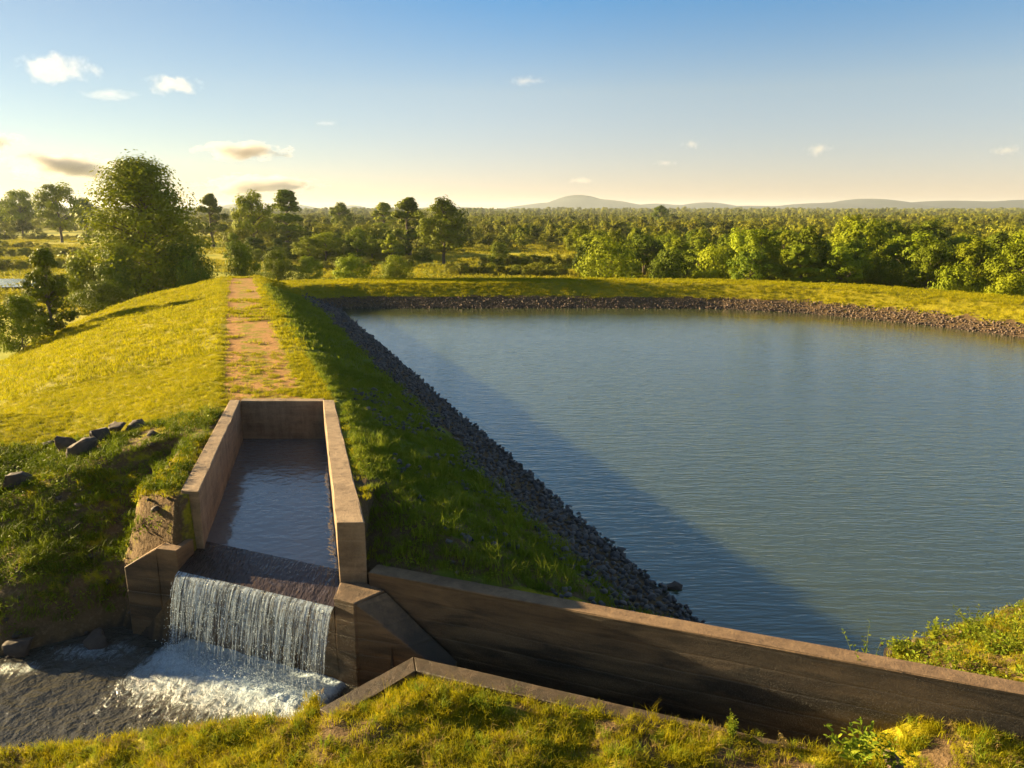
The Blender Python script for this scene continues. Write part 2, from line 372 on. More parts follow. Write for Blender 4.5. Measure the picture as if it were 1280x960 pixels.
    soil = np.maximum(soil, lake_side * .75 * sstep(2.0, 1.3, lk))
    soil = np.maximum(soil, .9 * sstep(1.3, .2, pd) * (~fg))
    soil = np.maximum(soil, .60 * (pd < 6.0) * (~fg) * (pd > 0) * (Y < 25) * (X < -6))
    soil = np.maximum(soil, .7 * ((X > XR - .3) & (X < XR + .9) & (Y < 14) & (Y > 11)))
    soil = np.maximum(soil, .75 * fg * sstep(-.1, .5, fbm(X * 1.3, Y * 1.3, 61, 3)))
    soil = np.maximum(soil, .55 * ((X > 5) & (~fg) & (Y < 14)))
    soil = np.maximum(soil, .8 * (lk < 1.7) * (lk > -9) * (Y > 22))
    bed = np.maximum((lk < .25) * 1.0 * (~fg), (pd < .12) * 1.0)
    bed = np.maximum(bed, (cd < 0) * 1.0); bed = np.maximum(bed, chan * fg * (T2 < -2.1))
    plain = sstep(-3.0, -3.7, T2) * (pd > 12) * (lk > 6)
    return T2, pathm, lake_side, soil, bed, plain, lk, pd, fg, cd, dwf

def tz(x, y): return float(terrain(np.array([x]), np.array([y]))[0])
def geo_axis(a, b, step, grow, lim):
    v = list(np.arange(a, b + 1e-6, step)); s = step
    while v[-1] < lim: s *= grow; v.append(v[-1] + s)
    s = step
    while v[0] > -lim: s *= grow; v.insert(0, v[0] - s)
    return np.array(v)
gx = geo_axis(-15, 11, .11, 1.06, 7000)
yy = list(np.arange(3.0, 24, .11)); 
while yy[-1] < 75: yy.append(yy[-1] + .28)
s_ = .28
while yy[-1] < 7500: s_ *= 1.06; yy.append(yy[-1] + s_)
s_ = .11
while yy[0] > -300: s_ *= 1.25; yy.insert(0, yy[0] - s_)
gy = np.array(yy)
GX, GY = np.meshgrid(gx, gy)
T, pathm, lks, soil, bed, plain, lk_, pd_, fg_, cd_, dw_ = terrain(GX.ravel(), GY.ravel(), True)
V = np.stack([GX.ravel(), GY.ravel(), T], 1)
nx, ny = len(gx), len(gy)
idx = np.arange(nx * ny).reshape(ny, nx)
Q = np.stack([idx[:-1, :-1], idx[:-1, 1:], idx[1:, 1:], idx[1:, :-1]], -1).reshape(-1, 4)
me = mesh_np('ground', V, Q, M['ground'], True)
for n_, a_ in (('path', pathm), ('lakeside', lks), ('soil', soil), ('bed', bed), ('plain', plain)): attr(me, n_, a_)
tag(obj('ground', me), kind='structure')
print('ground verts', len(V))

# far hills
hx = np.linspace(-5200, 6200, 300); hy = np.linspace(1600, 6000, 40)
HX, HY = np.meshgrid(hx, hy)
Z = np.full(HX.shape, -6.0)
def hill(px, Yd, h, wpx, dep):
    global Z
    cx = (px - 640) / 975 * Yd; w = wpx / 975 * Yd
    h *= 1.6; Z = np.maximum(Z, -6 + (h + 6) * np.exp(-((HX - cx) / w) ** 2 - ((HY - Yd) / dep) ** 2))
hill(722, 4600, 56, 48, 500); hill(745, 4500, 40, 70, 500); hill(690, 4600, 30, 60, 500); hill(820, 4600, 24, 60, 500); hill(880, 4400, 28, 50, 500)
hill(1080, 3800, 36, 42, 600); hill(1030, 3800, 24, 80, 600); hill(1190, 3600, 28, 110, 600); hill(1300, 3400, 30, 130, 600); hill(940, 4000, 16, 90, 500)
hill(300, 4600, 24, 26, 400); hill(370, 4900, 22, 24, 400); hill(440, 4900, 20, 22, 400); hill(30, 4600, 22, 40, 400); hill(560, 4600, 14, 70, 500)
hill(200, 4600, 14, 160, 500)
Z = Z + (fbm(HX * .006, HY * .006, 5, 4)) * 3.0 * (Z > -3)
hv = np.stack([HX.ravel(), HY.ravel(), Z.ravel()], 1); idx = np.arange(hv.shape[0]).reshape(HX.shape)
hq = np.stack([idx[:-1, :-1], idx[:-1, 1:], idx[1:, 1:], idx[1:, :-1]], -1).reshape(-1, 4)
tag(obj('hills', mesh_np('hills', hv, hq, M['hills'], True)), kind='structure')

# ------------------------------------------------------------------ water surfaces
def ngon(name, pts, z, mat):
    bm = bmesh.new(); vs = [bm.verts.new((x, y, z)) for x, y in pts]; bm.faces.new(vs); bmesh.ops.triangulate(bm, faces=bm.faces[:])
    me = bpy.data.meshes.new(name); bm.to_mesh(me); bm.free(); me.materials.append(mat)
    return obj(name, me)
lake_poly = [(-1.2, 11.2), (0.8, 13.0), (-14, 53.5), (-14.5, 56.5), (0, 57), (16, 57), (22, 54.5), (27.5, 49.5), (31, 43), (36, 34), (34, 23), (23, 15), (12, 11.5), (7.9, 8.0), (7.7, 7.85), (3.2, 9.55)]
tag(ngon('lake_water', lake_poly, -2.0, M['lake']), kind='structure')
tag(ngon('pond_water', [(-60, 88), (-49, 90), (-50, 97), (-56, 99), (-75, 100), (-80, 90)], -3.75, M['lake']), kind='structure')

def prism(name, foot, ztop, zbot, mat, parent=None, bevel=.02, label=None):
    """upright block: foot = plan polygon, ztop a number or one height per corner"""
    n = len(foot); zt = ztop if isinstance(ztop, (list, tuple)) else [ztop] * n
    zb = zbot if isinstance(zbot, (list, tuple)) else [zbot] * n
    bm = bmesh.new()
    lo = [bm.verts.new((x, y, z)) for (x, y), z in zip(foot, zb)]; hi = [bm.verts.new((x, y, z)) for (x, y), z in zip(foot, zt)]
    for i in range(n):
        j = (i + 1) % n; bm.faces.new((lo[i], lo[j], hi[j], hi[i]))
    bm.faces.new(hi); bm.faces.new(lo[::-1])
    bmesh.ops.recalc_face_normals(bm, faces=bm.faces[:])
    if bevel:
        es = [e for e in bm.edges if e.calc_length() > .2]
        bmesh.ops.bevel(bm, geom=es, offset=bevel, segments=2, affect='EDGES', profile=.6)
    for _ in range(4):                                        # break the long edges so they are not ruler straight
        es = [e for e in bm.edges if e.calc_length() > .55]
        if es: bmesh.ops.subdivide_edges(bm, edges=es, cuts=1, use_grid_fill=True)
    R_ = random.Random(len(foot) * 7 + int(abs(foot[0][0]) * 100))
    for v in bm.verts: v.co += Vector((R_.gauss(0, 1), R_.gauss(0, 1), R_.gauss(0, 1))) * .0035
    bmesh.ops.triangulate(bm, faces=[f for f in bm.faces if len(f.verts) > 4])
    me = bpy.data.meshes.new(name); bm.to_mesh(me); bm.free(); me.materials.append(mat)
    o = obj(name, me, parent)
    if label: o['label'] = label
    return o

# spillway chute
spill = empty('spillway', (0, 0, 0))
tag(spill, 'brown concrete spillway chute with flaring side walls at the end of the grassy dam', 'spillway')
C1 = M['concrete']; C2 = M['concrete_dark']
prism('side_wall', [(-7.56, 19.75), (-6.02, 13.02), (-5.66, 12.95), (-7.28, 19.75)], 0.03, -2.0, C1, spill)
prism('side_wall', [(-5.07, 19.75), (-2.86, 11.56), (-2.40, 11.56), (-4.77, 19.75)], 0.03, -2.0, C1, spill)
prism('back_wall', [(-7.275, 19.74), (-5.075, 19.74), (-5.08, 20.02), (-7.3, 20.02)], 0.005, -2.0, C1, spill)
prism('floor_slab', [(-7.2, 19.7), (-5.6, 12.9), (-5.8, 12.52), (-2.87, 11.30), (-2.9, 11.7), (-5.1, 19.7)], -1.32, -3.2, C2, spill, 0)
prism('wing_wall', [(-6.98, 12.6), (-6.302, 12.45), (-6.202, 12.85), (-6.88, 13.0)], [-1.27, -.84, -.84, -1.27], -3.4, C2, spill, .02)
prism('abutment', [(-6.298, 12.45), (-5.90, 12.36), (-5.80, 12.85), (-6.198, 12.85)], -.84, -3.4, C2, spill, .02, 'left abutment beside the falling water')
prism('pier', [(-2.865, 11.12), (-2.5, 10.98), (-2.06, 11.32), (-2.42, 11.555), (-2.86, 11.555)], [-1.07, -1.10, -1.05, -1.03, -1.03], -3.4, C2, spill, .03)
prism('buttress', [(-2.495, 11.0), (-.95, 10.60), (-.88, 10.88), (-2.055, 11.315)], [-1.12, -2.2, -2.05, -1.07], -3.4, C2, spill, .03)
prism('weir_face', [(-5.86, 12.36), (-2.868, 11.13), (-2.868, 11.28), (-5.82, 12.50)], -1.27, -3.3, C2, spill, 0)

# long wall, channel wall
wl = empty('retaining_wall', (-2.36, 11.47, -.8))
tag(wl, 'long straight concrete retaining wall running from the spillway to the right edge between lake and channel', 'wall')
def wallpt(x, back): return (x + back * WN[0], wall_y(x) + back * WN[1])
edges = [-2.36, 13.0]
for i in range(1):
    x0, x1 = edges[i] + .004, edges[i + 1] - .004
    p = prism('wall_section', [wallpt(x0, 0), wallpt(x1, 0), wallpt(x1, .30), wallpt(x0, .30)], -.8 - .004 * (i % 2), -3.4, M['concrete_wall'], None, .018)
    p.parent = wl; p.matrix_parent_inverse = Matrix.Translation(-Vector(wl.location))
ck = empty('channel_wall', (0, 0, 0))
tag(ck, 'low weathered concrete kerb of the drain half buried in foreground grass, facing the long wall', 'wall')
def ckpt(x, off): return (x + off * WN[0], wall_y(x) + off * WN[1])
a0, a1 = (-1.22, 10.22), ckpt(-1.0, -1.13)
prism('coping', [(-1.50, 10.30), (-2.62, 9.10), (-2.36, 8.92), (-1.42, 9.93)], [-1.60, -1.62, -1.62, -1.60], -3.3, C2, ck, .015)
xs = [-1.2, 5.4]
for i in range(1):
    x0, x1 = xs[i] + .006, xs[i + 1] - .006
    A0 = (-1.485, 10.30) if i == 0 else ckpt(x0, -.84); A3 = (-1.41, 9.94) if i == 0 else ckpt(x0, -1.16)
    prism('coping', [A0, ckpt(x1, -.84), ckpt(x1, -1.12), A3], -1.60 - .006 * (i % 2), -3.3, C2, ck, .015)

# water in the chute and over the apron
def grid_mesh(name, P00, P10, P01, P11, nu, nv, zf, mat, extra=None):
    u = np.linspace(0, 1, nu); v = np.linspace(0, 1, nv); U, W = np.meshgrid(u, v)
    P = [np.array(p, float) for p in (P00, P10, P01, P11)]
    XY = (P[0][None, None] * ((1 - U) * (1 - W))[..., None] + P[1] * (U * (1 - W))[..., None] + P[2] * ((1 - U) * W)[..., None] + P[3] * (U * W)[..., None])
    z = zf(U, W, XY)
    Vv = np.concatenate([XY, z[..., None]], -1).reshape(-1, 3); idx = np.arange(nu * nv).reshape(nv, nu)
    q = np.stack([idx[:-1, :-1], idx[:-1, 1:], idx[1:, 1:], idx[1:, :-1]], -1).reshape(-1, 4)
    return mesh_np(name, Vv, q, mat, True), U.ravel(), W.ravel()
LIP0, LIP1 = np.array([-5.89, 12.34]), np.array([-2.86, 11.09])
me, _, _ = grid_mesh('chute_water', (-7.42, 19.75), (-4.9, 19.75), (-5.82, 13.25), (-2.84, 12.0), 60, 160,
                     lambda U, W, XY: -1.05 + .004 * fbm(XY[..., 0] * 6, XY[..., 1] * 6, 4, 2), M['chute'])
tag(obj('chute_water', me), kind='structure')
me, _, _ = grid_mesh('apron_water', (-5.82, 13.25), (-2.84, 12.0), tuple(LIP0), tuple(LIP1), 120, 50,
                     lambda U, W, XY: -1.05 - .17 * W ** 1.3 + .010 * fbm(U * 60 + W * 8, W * 5, 8, 3) * W + .008 * fbm(U * 30, W * 12, 3, 2) * W, M['apron'])
tag(obj('apron_water', me), kind='structure')

# waterfall
fall = empty('waterfall', (-4.3, 11.4, -2.6)); tag(fall, 'white curtain of water falling over the spillway lip into the pool', 'waterfall')
OUT = np.array([-.38, -.925])
def fall_curve(u, t, v0):                       # t = 0 lip .. 1 pool
    drop = 1.42 * t; tt = math.sqrt(max(drop, 0) * 2 / 9.8)
    b_ = LIP0 * (1 - u) + LIP1 * u
    return b_[0] + OUT[0] * v0 * tt, b_[1] + OUT[1] * v0 * tt, -1.215 - drop
Vs, Fs, Op = [], [], []
def strand(u, t0, t1, w, v0, op, drift=0):
    n = max(3, int((t1 - t0) * 22)); base = len(Vs)
    ph = random.random() * 9
    for i in range(n + 1):
        t = t0 + (t1 - t0) * i / n
        wu = u + drift * t + .0012 * math.sin(ph + t * 14)
        x, y, z = fall_curve(wu, t, v0); ww = w * (.7 + .5 * math.sin(ph + t * 23) ** 2) * (1 - .35 * t)
        if i in (0, n): ww *= .3
        Vs.append((x - .92 * ww, y + .38 * ww, z)); Vs.append((x + OUT[0] * ww, y + OUT[1] * ww, z)); Vs.append((x + .92 * ww, y - .38 * ww, z))
        Op.extend([op] * 3)
    for i in range(n):
        b0 = base + i * 3
        for k in range(3):
            Fs.append((b0 + k, b0 + (k + 1) % 3, b0 + 3 + (k + 1) % 3, b0 + 3 + k))
for i in range(150):
    u = (i + random.random() * .8) / 150
    strand(u, 0, random.uniform(.35, 1.0), random.uniform(.004, .010), random.uniform(.62, .85), random.uniform(.2, .65), random.uniform(-.01, .01))
for i in range(420):
    u = random.random() ** .95; t0 = random.uniform(.05, .85)
    strand(u, t0, min(1, t0 + random.uniform(.06, .3)), random.uniform(.003, .008), random.uniform(.55, 1.05), random.uniform(.3, .9), random.uniform(-.01, .01))
me = mesh_np('water_strands', np.array(Vs), np.array(Fs), M['fall'], True); attr(me, 'opacity', Op)
o = obj('water_strands', me); o.parent = fall; o.matrix_parent_inverse = Matrix.Translation(-Vector(fall.location)); o['kind'] = 'stuff'
# thin sheet near the lip that tears open lower down
nu, nv = 300, 40
U, W = np.meshgrid(np.linspace(0, 1, nu), np.linspace(0, 1, nv))
tt = np.sqrt(1.42 * W * 2 / 9.8); rip = .75 + .10 * fbm(U * 60, W * .6, 14, 3)
bx_ = LIP0[0] * (1 - U) + LIP1[0] * U; by_ = LIP0[1] * (1 - U) + LIP1[1] * U
Vv = np.stack([bx_ + OUT[0] * rip * tt, by_ + OUT[1] * rip * tt, -1.218 - 1.42 * W], -1).reshape(-1, 3)
idx = np.arange(nu * nv).reshape(nv, nu); q = np.stack([idx[:-1, :-1], idx[:-1, 1:], idx[1:, 1:], idx[1:, :-1]], -1).reshape(-1, 4)
op = np.clip(.72 - .75 * W ** .6 + .9 * fbm(U * 90, W * 2.2, 40, 4) + .25 * fbm(U * 300, W * 8, 44, 2) + .25 * sstep(.8, 1, W), 0, .9)
me = mesh_np('water_sheet', Vv, q, M['fall'], True); attr(me, 'opacity', op.ravel())
o = obj('water_sheet', me); o.parent = fall; o.matrix_parent_inverse = Matrix.Translation(-Vector(fall.location))
# drops and spray
OCT = np.array([(1, 0, 0), (-1, 0, 0), (0, 1, 0), (0, -1, 0), (0, 0, 1), (0, 0, -1)], float)
OCF = np.array([(0, 2, 4), (2, 1, 4), (1, 3, 4), (3, 0, 4), (2, 0, 5), (1, 2, 5), (3, 1, 5), (0, 3, 5)])
def drops(P, S, name, mat, parent):
    V_ = (OCT[None] * S[:, None, :] + P[:, None, :]).reshape(-1, 3)
    F_ = (OCF[None] + (np.arange(len(P)) * 6)[:, None, None]).reshape(-1, 3)
    o = obj(name, mesh_np(name, V_, F_, mat, True)); o['kind'] = 'stuff'
    if parent: o.parent = parent; o.matrix_parent_inverse = Matrix.Translation(-Vector(parent.location))
P_, S_ = [], []
for i in range(2600):
    u = random.random(); t = random.random() ** .7; x, y, z = fall_curve(u, t, random.uniform(.45, 1.15))
    r = random.uniform(.0025, .006); P_.append((x, y, z)); S_.append((r, r, r * random.uniform(1.5, 5)))
for i in range(3400):
    u = random.random(); x, y, z = fall_curve(u, 1, .75); k = abs(random.gauss(0, 1))
    P_.append((x + OUT[0] * random.gauss(.1, .16) + random.gauss(0, .03), y + OUT[1] * random.gauss(.1, .16), -2.58 + .12 * abs(random.gauss(0, .8)))); r = random.uniform(.004, .011); S_.append((r, r, r))
drops(np.array(P_), np.array(S_), 'spray_drops', M['spray'], fall)

# pool with foam
px_ = np.linspace(-14, -1.0, 260); py_ = np.linspace(8.6, 13.2, 120); PX, PY = np.meshgrid(px_, py_)
ub = ((PX - LIP0[0]) * .923 + (PY - LIP0[1]) * -.383) / 3.31
db = (PX - LIP0[0]) * OUT[0] + (PY - LIP0[1]) * OUT[1] - .40      # distance in front of the falling sheet
foam = 1.2 * np.exp(-(np.clip(db, 0, None) / .95) ** 1.5) * sstep(-.12, .02, ub) * (1 - sstep(.98, 1.08, ub)) * (db > -.5)
foam = np.maximum(foam, .5 * np.exp(-((PX + 7.4) / .9) ** 2 - ((PY - 12.0) / .35) ** 2))
foam = np.maximum(foam, .42 * np.exp(-((PX + 8.6) / 1.0) ** 2 - ((PY - 11.5) / .25) ** 2))
pz = -2.6 + .018 * fbm(PX * 3, PY * 3, 71, 3) + foam * (.04 + .035 * fbm(PX * 7, PY * 7, 72, 3))
idx = np.arange(PX.size).reshape(PX.shape); q = np.stack([idx[:-1, :-1], idx[:-1, 1:], idx[1:, 1:], idx[1:, :-1]], -1).reshape(-1, 4)
me = mesh_np('pool_water', np.stack([PX.ravel(), PY.ravel(), pz.ravel()], 1), q, M['pool'], True); attr(me, 'foam', foam.ravel())
tag(obj('pool_water', me), kind='structure')

# ------------------------------------------------------------------ scattering (geometry nodes, real instances on points)
def proto(name, me): return bpy.data.objects.new(name, me)     # kept out of the scene, only instanced
def scatter(name, P, rot, scl, pick, protos, kind='stuff', label=None, cat=None):
    me = bpy.data.meshes.new(name); me.vertices.add(len(P)); me.vertices.foreach_set('co', np.asarray(P, np.float32).ravel())
    attr(me, 'rot', rot, 'FLOAT_VECTOR'); attr(me, 'scl', scl); attr(me, 'pick', pick, 'INT')
    o = obj(name, me); tag(o, label, cat, None, kind)
    ng = bpy.data.node_groups.new(name + '_nodes', 'GeometryNodeTree')
    ng.interface.new_socket('Geometry', in_out='INPUT', socket_type='NodeSocketGeometry')
    ng.interface.new_socket('Geometry', in_out='OUTPUT', socket_type='NodeSocketGeometry')
    gi = ng.nodes.new('NodeGroupInput'); go = ng.nodes.new('NodeGroupOutput'); jn = ng.nodes.new('GeometryNodeJoinGeometry')
    def named(n, t):
        a = ng.nodes.new('GeometryNodeInputNamedAttribute'); a.data_type = t; a.inputs[0].default_value = n
        return a.outputs[0]
    ra, sa, pa = named('rot', 'FLOAT_VECTOR'), named('scl', 'FLOAT'), named('pick', 'INT')
    for i, pr in enumerate(protos):
        oi = ng.nodes.new('GeometryNodeObjectInfo'); oi.inputs[0].default_value = pr; oi.inputs['As Instance'].default_value = True
        cp = ng.nodes.new('FunctionNodeCompare'); cp.data_type = 'INT'; cp.operation = 'EQUAL'
        ng.links.new(pa, cp.inputs[2]); cp.inputs[3].default_value = i
        ip = ng.nodes.new('GeometryNodeInstanceOnPoints')
        ng.links.new(gi.outputs[0], ip.inputs['Points']); ng.links.new(cp.outputs[0], ip.inputs['Selection'])
        ng.links.new(oi.outputs['Geometry'], ip.inputs['Instance']); ng.links.new(ra, ip.inputs['Rotation']); ng.links.new(sa, ip.inputs['Scale'])
        ng.links.new(ip.outputs[0], jn.inputs[0])
    ng.links.new(jn.outputs[0], go.inputs[0])
    md = o.modifiers.new('scatter', 'NODES'); md.node_group = ng
    return o

def tuft(seed, n, r, h, w, mat, lean=.5, curl=.5):
    R = random.Random(seed); V_, F_ = [], []
    for i in range(n):
        a = R.random() * 6.283; rr = r * math.sqrt(R.random()); x, y = rr * math.cos(a), rr * math.sin(a)
        hh = h * R.uniform(.55, 1.1); az = R.random() * 6.283; ln = lean * R.uniform(.1, 1) * hh
        dx, dy = math.cos(az) * ln, math.sin(az) * ln; sa = R.random() * 6.283; wx, wy = math.cos(sa) * w, math.sin(sa) * w
        b0 = len(V_)
        V_ += [(x - wx, y - wy, -.01), (x + wx, y + wy, -.01), (x + dx * .45 + wx * .7, y + dy * .45 + wy * .7, hh * .6), (x + dx * .45 - wx * .7, y + dy * .45 - wy * .7, hh * .6), (x + dx * (1 + curl), y + dy * (1 + curl), hh)]
        F_ += [(b0, b0 + 1, b0 + 2), (b0, b0 + 2, b0 + 3), (b0 + 3, b0 + 2, b0 + 4)]
    return mesh_np('grass_tuft', np.array(V_), np.array(F_), mat)
def leafy(seed, n, r, h, s, mat, flat=.5):
    R = random.Random(seed); V_, F_ = [], []
    for i in range(n):
        a = R.random() * 6.283; rr = r * math.sqrt(R.random()); z = h * R.random() * (1 - .5 * rr / r)
        c = Vector((rr * math.cos(a), rr * math.sin(a), z))
        q_ = Euler((R.gauss(0, flat), R.gauss(0, flat), R.random() * 6.283)).to_matrix(); ss = s * R.uniform(.6, 1.2)
        b0 = len(V_)
        for p in ((-.0, -.9, -.15), (.42, 0, .1), (0, 1.0, -.12), (-.42, 0, .1)): V_.append(tuple(c + q_ @ (Vector(p) * ss)))
        F_ += [(b0, b0 + 1, b0 + 2), (b0, b0 + 2, b0 + 3)]
    return mesh_np('leaf_clump', np.array(V_), np.array(F_), mat)

def frustum(X, Y, m=120):
    px = 640 + F * X / np.maximum(Y * math.cos(PITCH) + 5 * math.sin(PITCH), 1); return (px > -m) & (px < 1280 + m)
def sample(x0, x1, y0, y1, dens):
    n = int((x1 - x0) * (y1 - y0) * dens); X = rng.uniform(x0, x1, n); Y = rng.uniform(y0, y1, n)
    k = frustum(X, Y); X, Y = X[k], Y[k]; t = terrain(X, Y, True); return X, Y, t
def put(name, X, Y, Z_, smin, smax, protos, weights, label=None, cat=None, tilt=.15):
    n = len(X); rot = np.stack([rng.normal(0, tilt, n), rng.normal(0, tilt, n), rng.uniform(0, 6.283, n)], 1)
    pick = rng.choice(len(protos), n, p=np.array(weights) / sum(weights))
    print(name, n)
    return scatter(name, np.stack([X, Y, Z_], 1), rot, rng.uniform(smin, smax, n), pick, protos)
G = M['grass']; GL = M['grass_lake']
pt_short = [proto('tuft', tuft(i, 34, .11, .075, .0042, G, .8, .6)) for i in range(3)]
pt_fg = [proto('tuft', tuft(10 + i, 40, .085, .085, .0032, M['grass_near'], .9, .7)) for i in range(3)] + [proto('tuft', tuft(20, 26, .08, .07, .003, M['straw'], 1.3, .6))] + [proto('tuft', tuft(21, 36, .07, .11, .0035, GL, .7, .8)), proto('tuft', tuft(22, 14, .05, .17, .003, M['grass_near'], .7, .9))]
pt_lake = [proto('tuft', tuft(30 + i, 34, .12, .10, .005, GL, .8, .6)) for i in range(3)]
pt_far = [proto('tuft', tuft(40 + i, 30, .26, .11, .012, G, .7, .5)) for i in range(2)]
pt_weed = [proto('weed', leafy(50 + i, 26, .13, .13, .032, M['weed'])) for i in range(2)]
pt_bank = [proto('tuft', tuft(90 + i, 30, .17, .17, .007, M['leaf_dark'], .8, .8)) for i in range(2)] + [proto('weed', leafy(93, 30, .18, .16, .045, M['leaf_dark'], .7))]
pt_rank = [proto('tuft', tuft(60 + i, 34, .15, .24, .006, GL, .6, .8)) for i in range(2)]
pt_field = [proto('tuft', tuft(70 + i, 30, .9, .42, .05, M['grass_field'], .6, .5)) for i in range(2)] + [proto('weed', leafy(75, 60, .9, .7, .16, M['grass_field'], .8))]

# foreground bank
X, Y, t = sample(-11, 12, 4.5, 12, 190); T, pth, lks, soil, bed, plain, lk, pd, fg, cd, dw = t
nz = fbm(X * 1.3, Y * 1.3, 61, 3)
k = fg & (pd > .1) & ~((X > -1.9) & (T < -2.0) & (dw > -1.14)) & (rng.random(len(X)) < 1.0 - .7 * sstep(.0, .45, nz)) & (dw < -.02)
on_kerb = (X > -2.5) & (X < .1 + 1.2 * fbm(X * 1.1, X * 0 + 3.3, 19, 2)) & (dw > -1.2)
kerb2 = (np.abs((X + 2.0) * .73 - (Y - 9.62) * .68) < .26) & (X < -1.2) & (X > -2.0) & (Y < 10.4) & (Y > 8.8)
k &= ~on_kerb & ~kerb2
put('foreground_grass', X[k], Y[k], T[k], .55, 1.45, pt_fg, [3, 3, 3, 3.4, 2, 1.2])
# dam crest and left slope
X, Y, t = sample(-22, 0, 11.5, 27, 75); T, pth, lks, soil, bed, plain, lk, pd, fg, cd, dw = t
XRr = np.interp(Y, [11.9, 14.58, 19.86, 33.8], [-2.28, -3.07, -4.74, -10.04])
base = (~fg) & (cd > .22) & (pd > .62) & (lk > 2)
nz = fbm(X * 1.1, Y * 1.1, 65, 3); bare = (pth > .4) & (nz > -.25)
near_pool = (pd < 5.6) & (X < -7.0)
k = base & (lks < .5) & ~(bare & (rng.random(len(X)) < .8)) & ~(near_pool & (nz > -.15))
put('dam_grass', X[k], Y[k], T[k], .6, 1.2, pt_short, [1, 1, 1])
X, Y, t = sample(-45, 2, 27, 70, 16); T, pth, lks, soil, bed, plain, lk, pd, fg, cd, dw = t
nz = fbm(X * .9, Y * .9, 65, 3)
k = (T > -3.8) & (lks < .5) & ~((pth > .4) & (nz > -.3)) & (lk > 2.2)
put('dam_grass', X[k], Y[k], T[k], .6, 1.25, pt_far, [1, 1])
# lake side slope
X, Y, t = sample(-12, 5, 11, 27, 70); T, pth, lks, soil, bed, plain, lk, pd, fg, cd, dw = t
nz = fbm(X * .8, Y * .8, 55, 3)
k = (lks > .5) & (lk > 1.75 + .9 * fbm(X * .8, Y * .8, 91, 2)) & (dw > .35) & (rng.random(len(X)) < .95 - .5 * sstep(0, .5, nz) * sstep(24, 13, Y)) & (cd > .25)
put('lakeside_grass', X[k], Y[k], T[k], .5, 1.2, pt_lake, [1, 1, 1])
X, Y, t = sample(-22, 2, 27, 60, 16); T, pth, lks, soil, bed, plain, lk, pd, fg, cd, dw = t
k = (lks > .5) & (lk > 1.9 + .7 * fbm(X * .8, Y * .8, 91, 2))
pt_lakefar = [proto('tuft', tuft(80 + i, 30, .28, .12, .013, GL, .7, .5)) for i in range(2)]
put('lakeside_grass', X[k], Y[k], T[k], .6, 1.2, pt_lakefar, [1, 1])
# far bank
X, Y, t = sample(-14, 44, 36, 66, 12); T, pth, lks, soil, bed, plain, lk, pd, fg, cd, dw = t
k = (lk > 1.45) & (lk < 11) & (lks < .5) & (T > -3.5)
put('far_bank_grass', X[k], Y[k], T[k], .6, 1.25, pt_far, [1, 1])
# dark damp bank left of the spillway: rank weeds
X, Y, t = sample(-16, -5.5, 10, 21, 46); T, pth, lks, soil, bed, plain, lk, pd, fg, cd, dw = t
nz = fbm(X * .8, Y * .8, 67, 3)
k = (~fg) & (pd > .25) & (pd < 6.2) & (cd > .3) & (nz > np.where(pd < 2.6, -.9, -.35))
put('bank_weeds', X[k], Y[k], T[k], .5, 1.15, pt_weed + pt_rank + pt_bank, [1, 1, .4, .4, 3, 3, 3])
# right hand shore
X, Y, t = sample(4.5, 14, 8, 14, 90); T, pth, lks, soil, bed, plain, lk, pd, fg, cd, dw = t
nz = fbm(X * 1.2, Y * 1.2, 68, 3)
k = (~fg) & (lk > .05) & (dw > .34) & (nz > -.7)
put('shore_grass', X[k], Y[k], T[k], .6, 1.3, pt_fg[:4] + pt_weed, [2, 2, 2, 2, 2.5, 2.5])
# scattered rank tufts on the lake slope near the long wall
X, Y, t = sample(-3.5, 3, 11, 17, 9); T, pth, lks, soil, bed, plain, lk, pd, fg, cd, dw = t
k = (lks > .5) & (dw > .4) & (lk > 1.6)
put('slope_weeds', X[k], Y[k], T[k], .7, 1.3, pt_rank + pt_weed, [2, 2, 1, 1])
# the plain beyond
yq = rng.uniform(66, 260, 26000); xq = rng.uniform(-.80, .80, 26000) * yq * 1.1
k = frustum(xq, yq, 60); xq, yq = xq[k], yq[k]; T = terrain(xq, yq)
k = (T < -3.2) & (fbm(xq * .05, yq * .09, 66, 3) > -.3)
put('field_grass', xq[k], yq[k], T[k], .5, 1.2, pt_field, [2, 2, 1])

# ------------------------------------------------------------------ stones
PHI = (1 + 5 ** .5) / 2
bm = bmesh.new(); bmesh.ops.create_icosphere(bm, subdivisions=1, radius=1); bm.verts.ensure_lookup_table()
ICV = np.array([v.co[:] for v in bm.verts]); ICF = np.array([[v.index for v in f.verts] for f in bm.faces]); bm.free()
def stone_var(seed, sub=1, cuts=7):
    R = np.random.default_rng(seed)
    if sub == 1: V0, F0 = ICV.copy(), ICF
    else:
        bm = bmesh.new(); bmesh.ops.create_icosphere(bm, subdivisions=sub, radius=1)
        V0 = np.array([v.co[:] for v in bm.verts]); F0 = np.array([[v.index for v in f.verts] for f in bm.faces]); bm.free()
    V0 = V0 / np.linalg.norm(V0, axis=1)[:, None]
    for _ in range(cuts):                           # chop with random planes: facets
        n = R.normal(size=3); n /= np.linalg.norm(n); d = R.uniform(.36, .68)
        s = V0 @ n; V0 = V0 - np.clip(s - d, 0, None)[:, None] * n
    V0 = V0 * (1 + R.normal(0, .04, (len(V0), 1)))
    return V0 * np.array([1, R.uniform(.65, .95), R.uniform(.5, .8)]), F0
SV = [stone_var(100 + i) for i in range(10)]
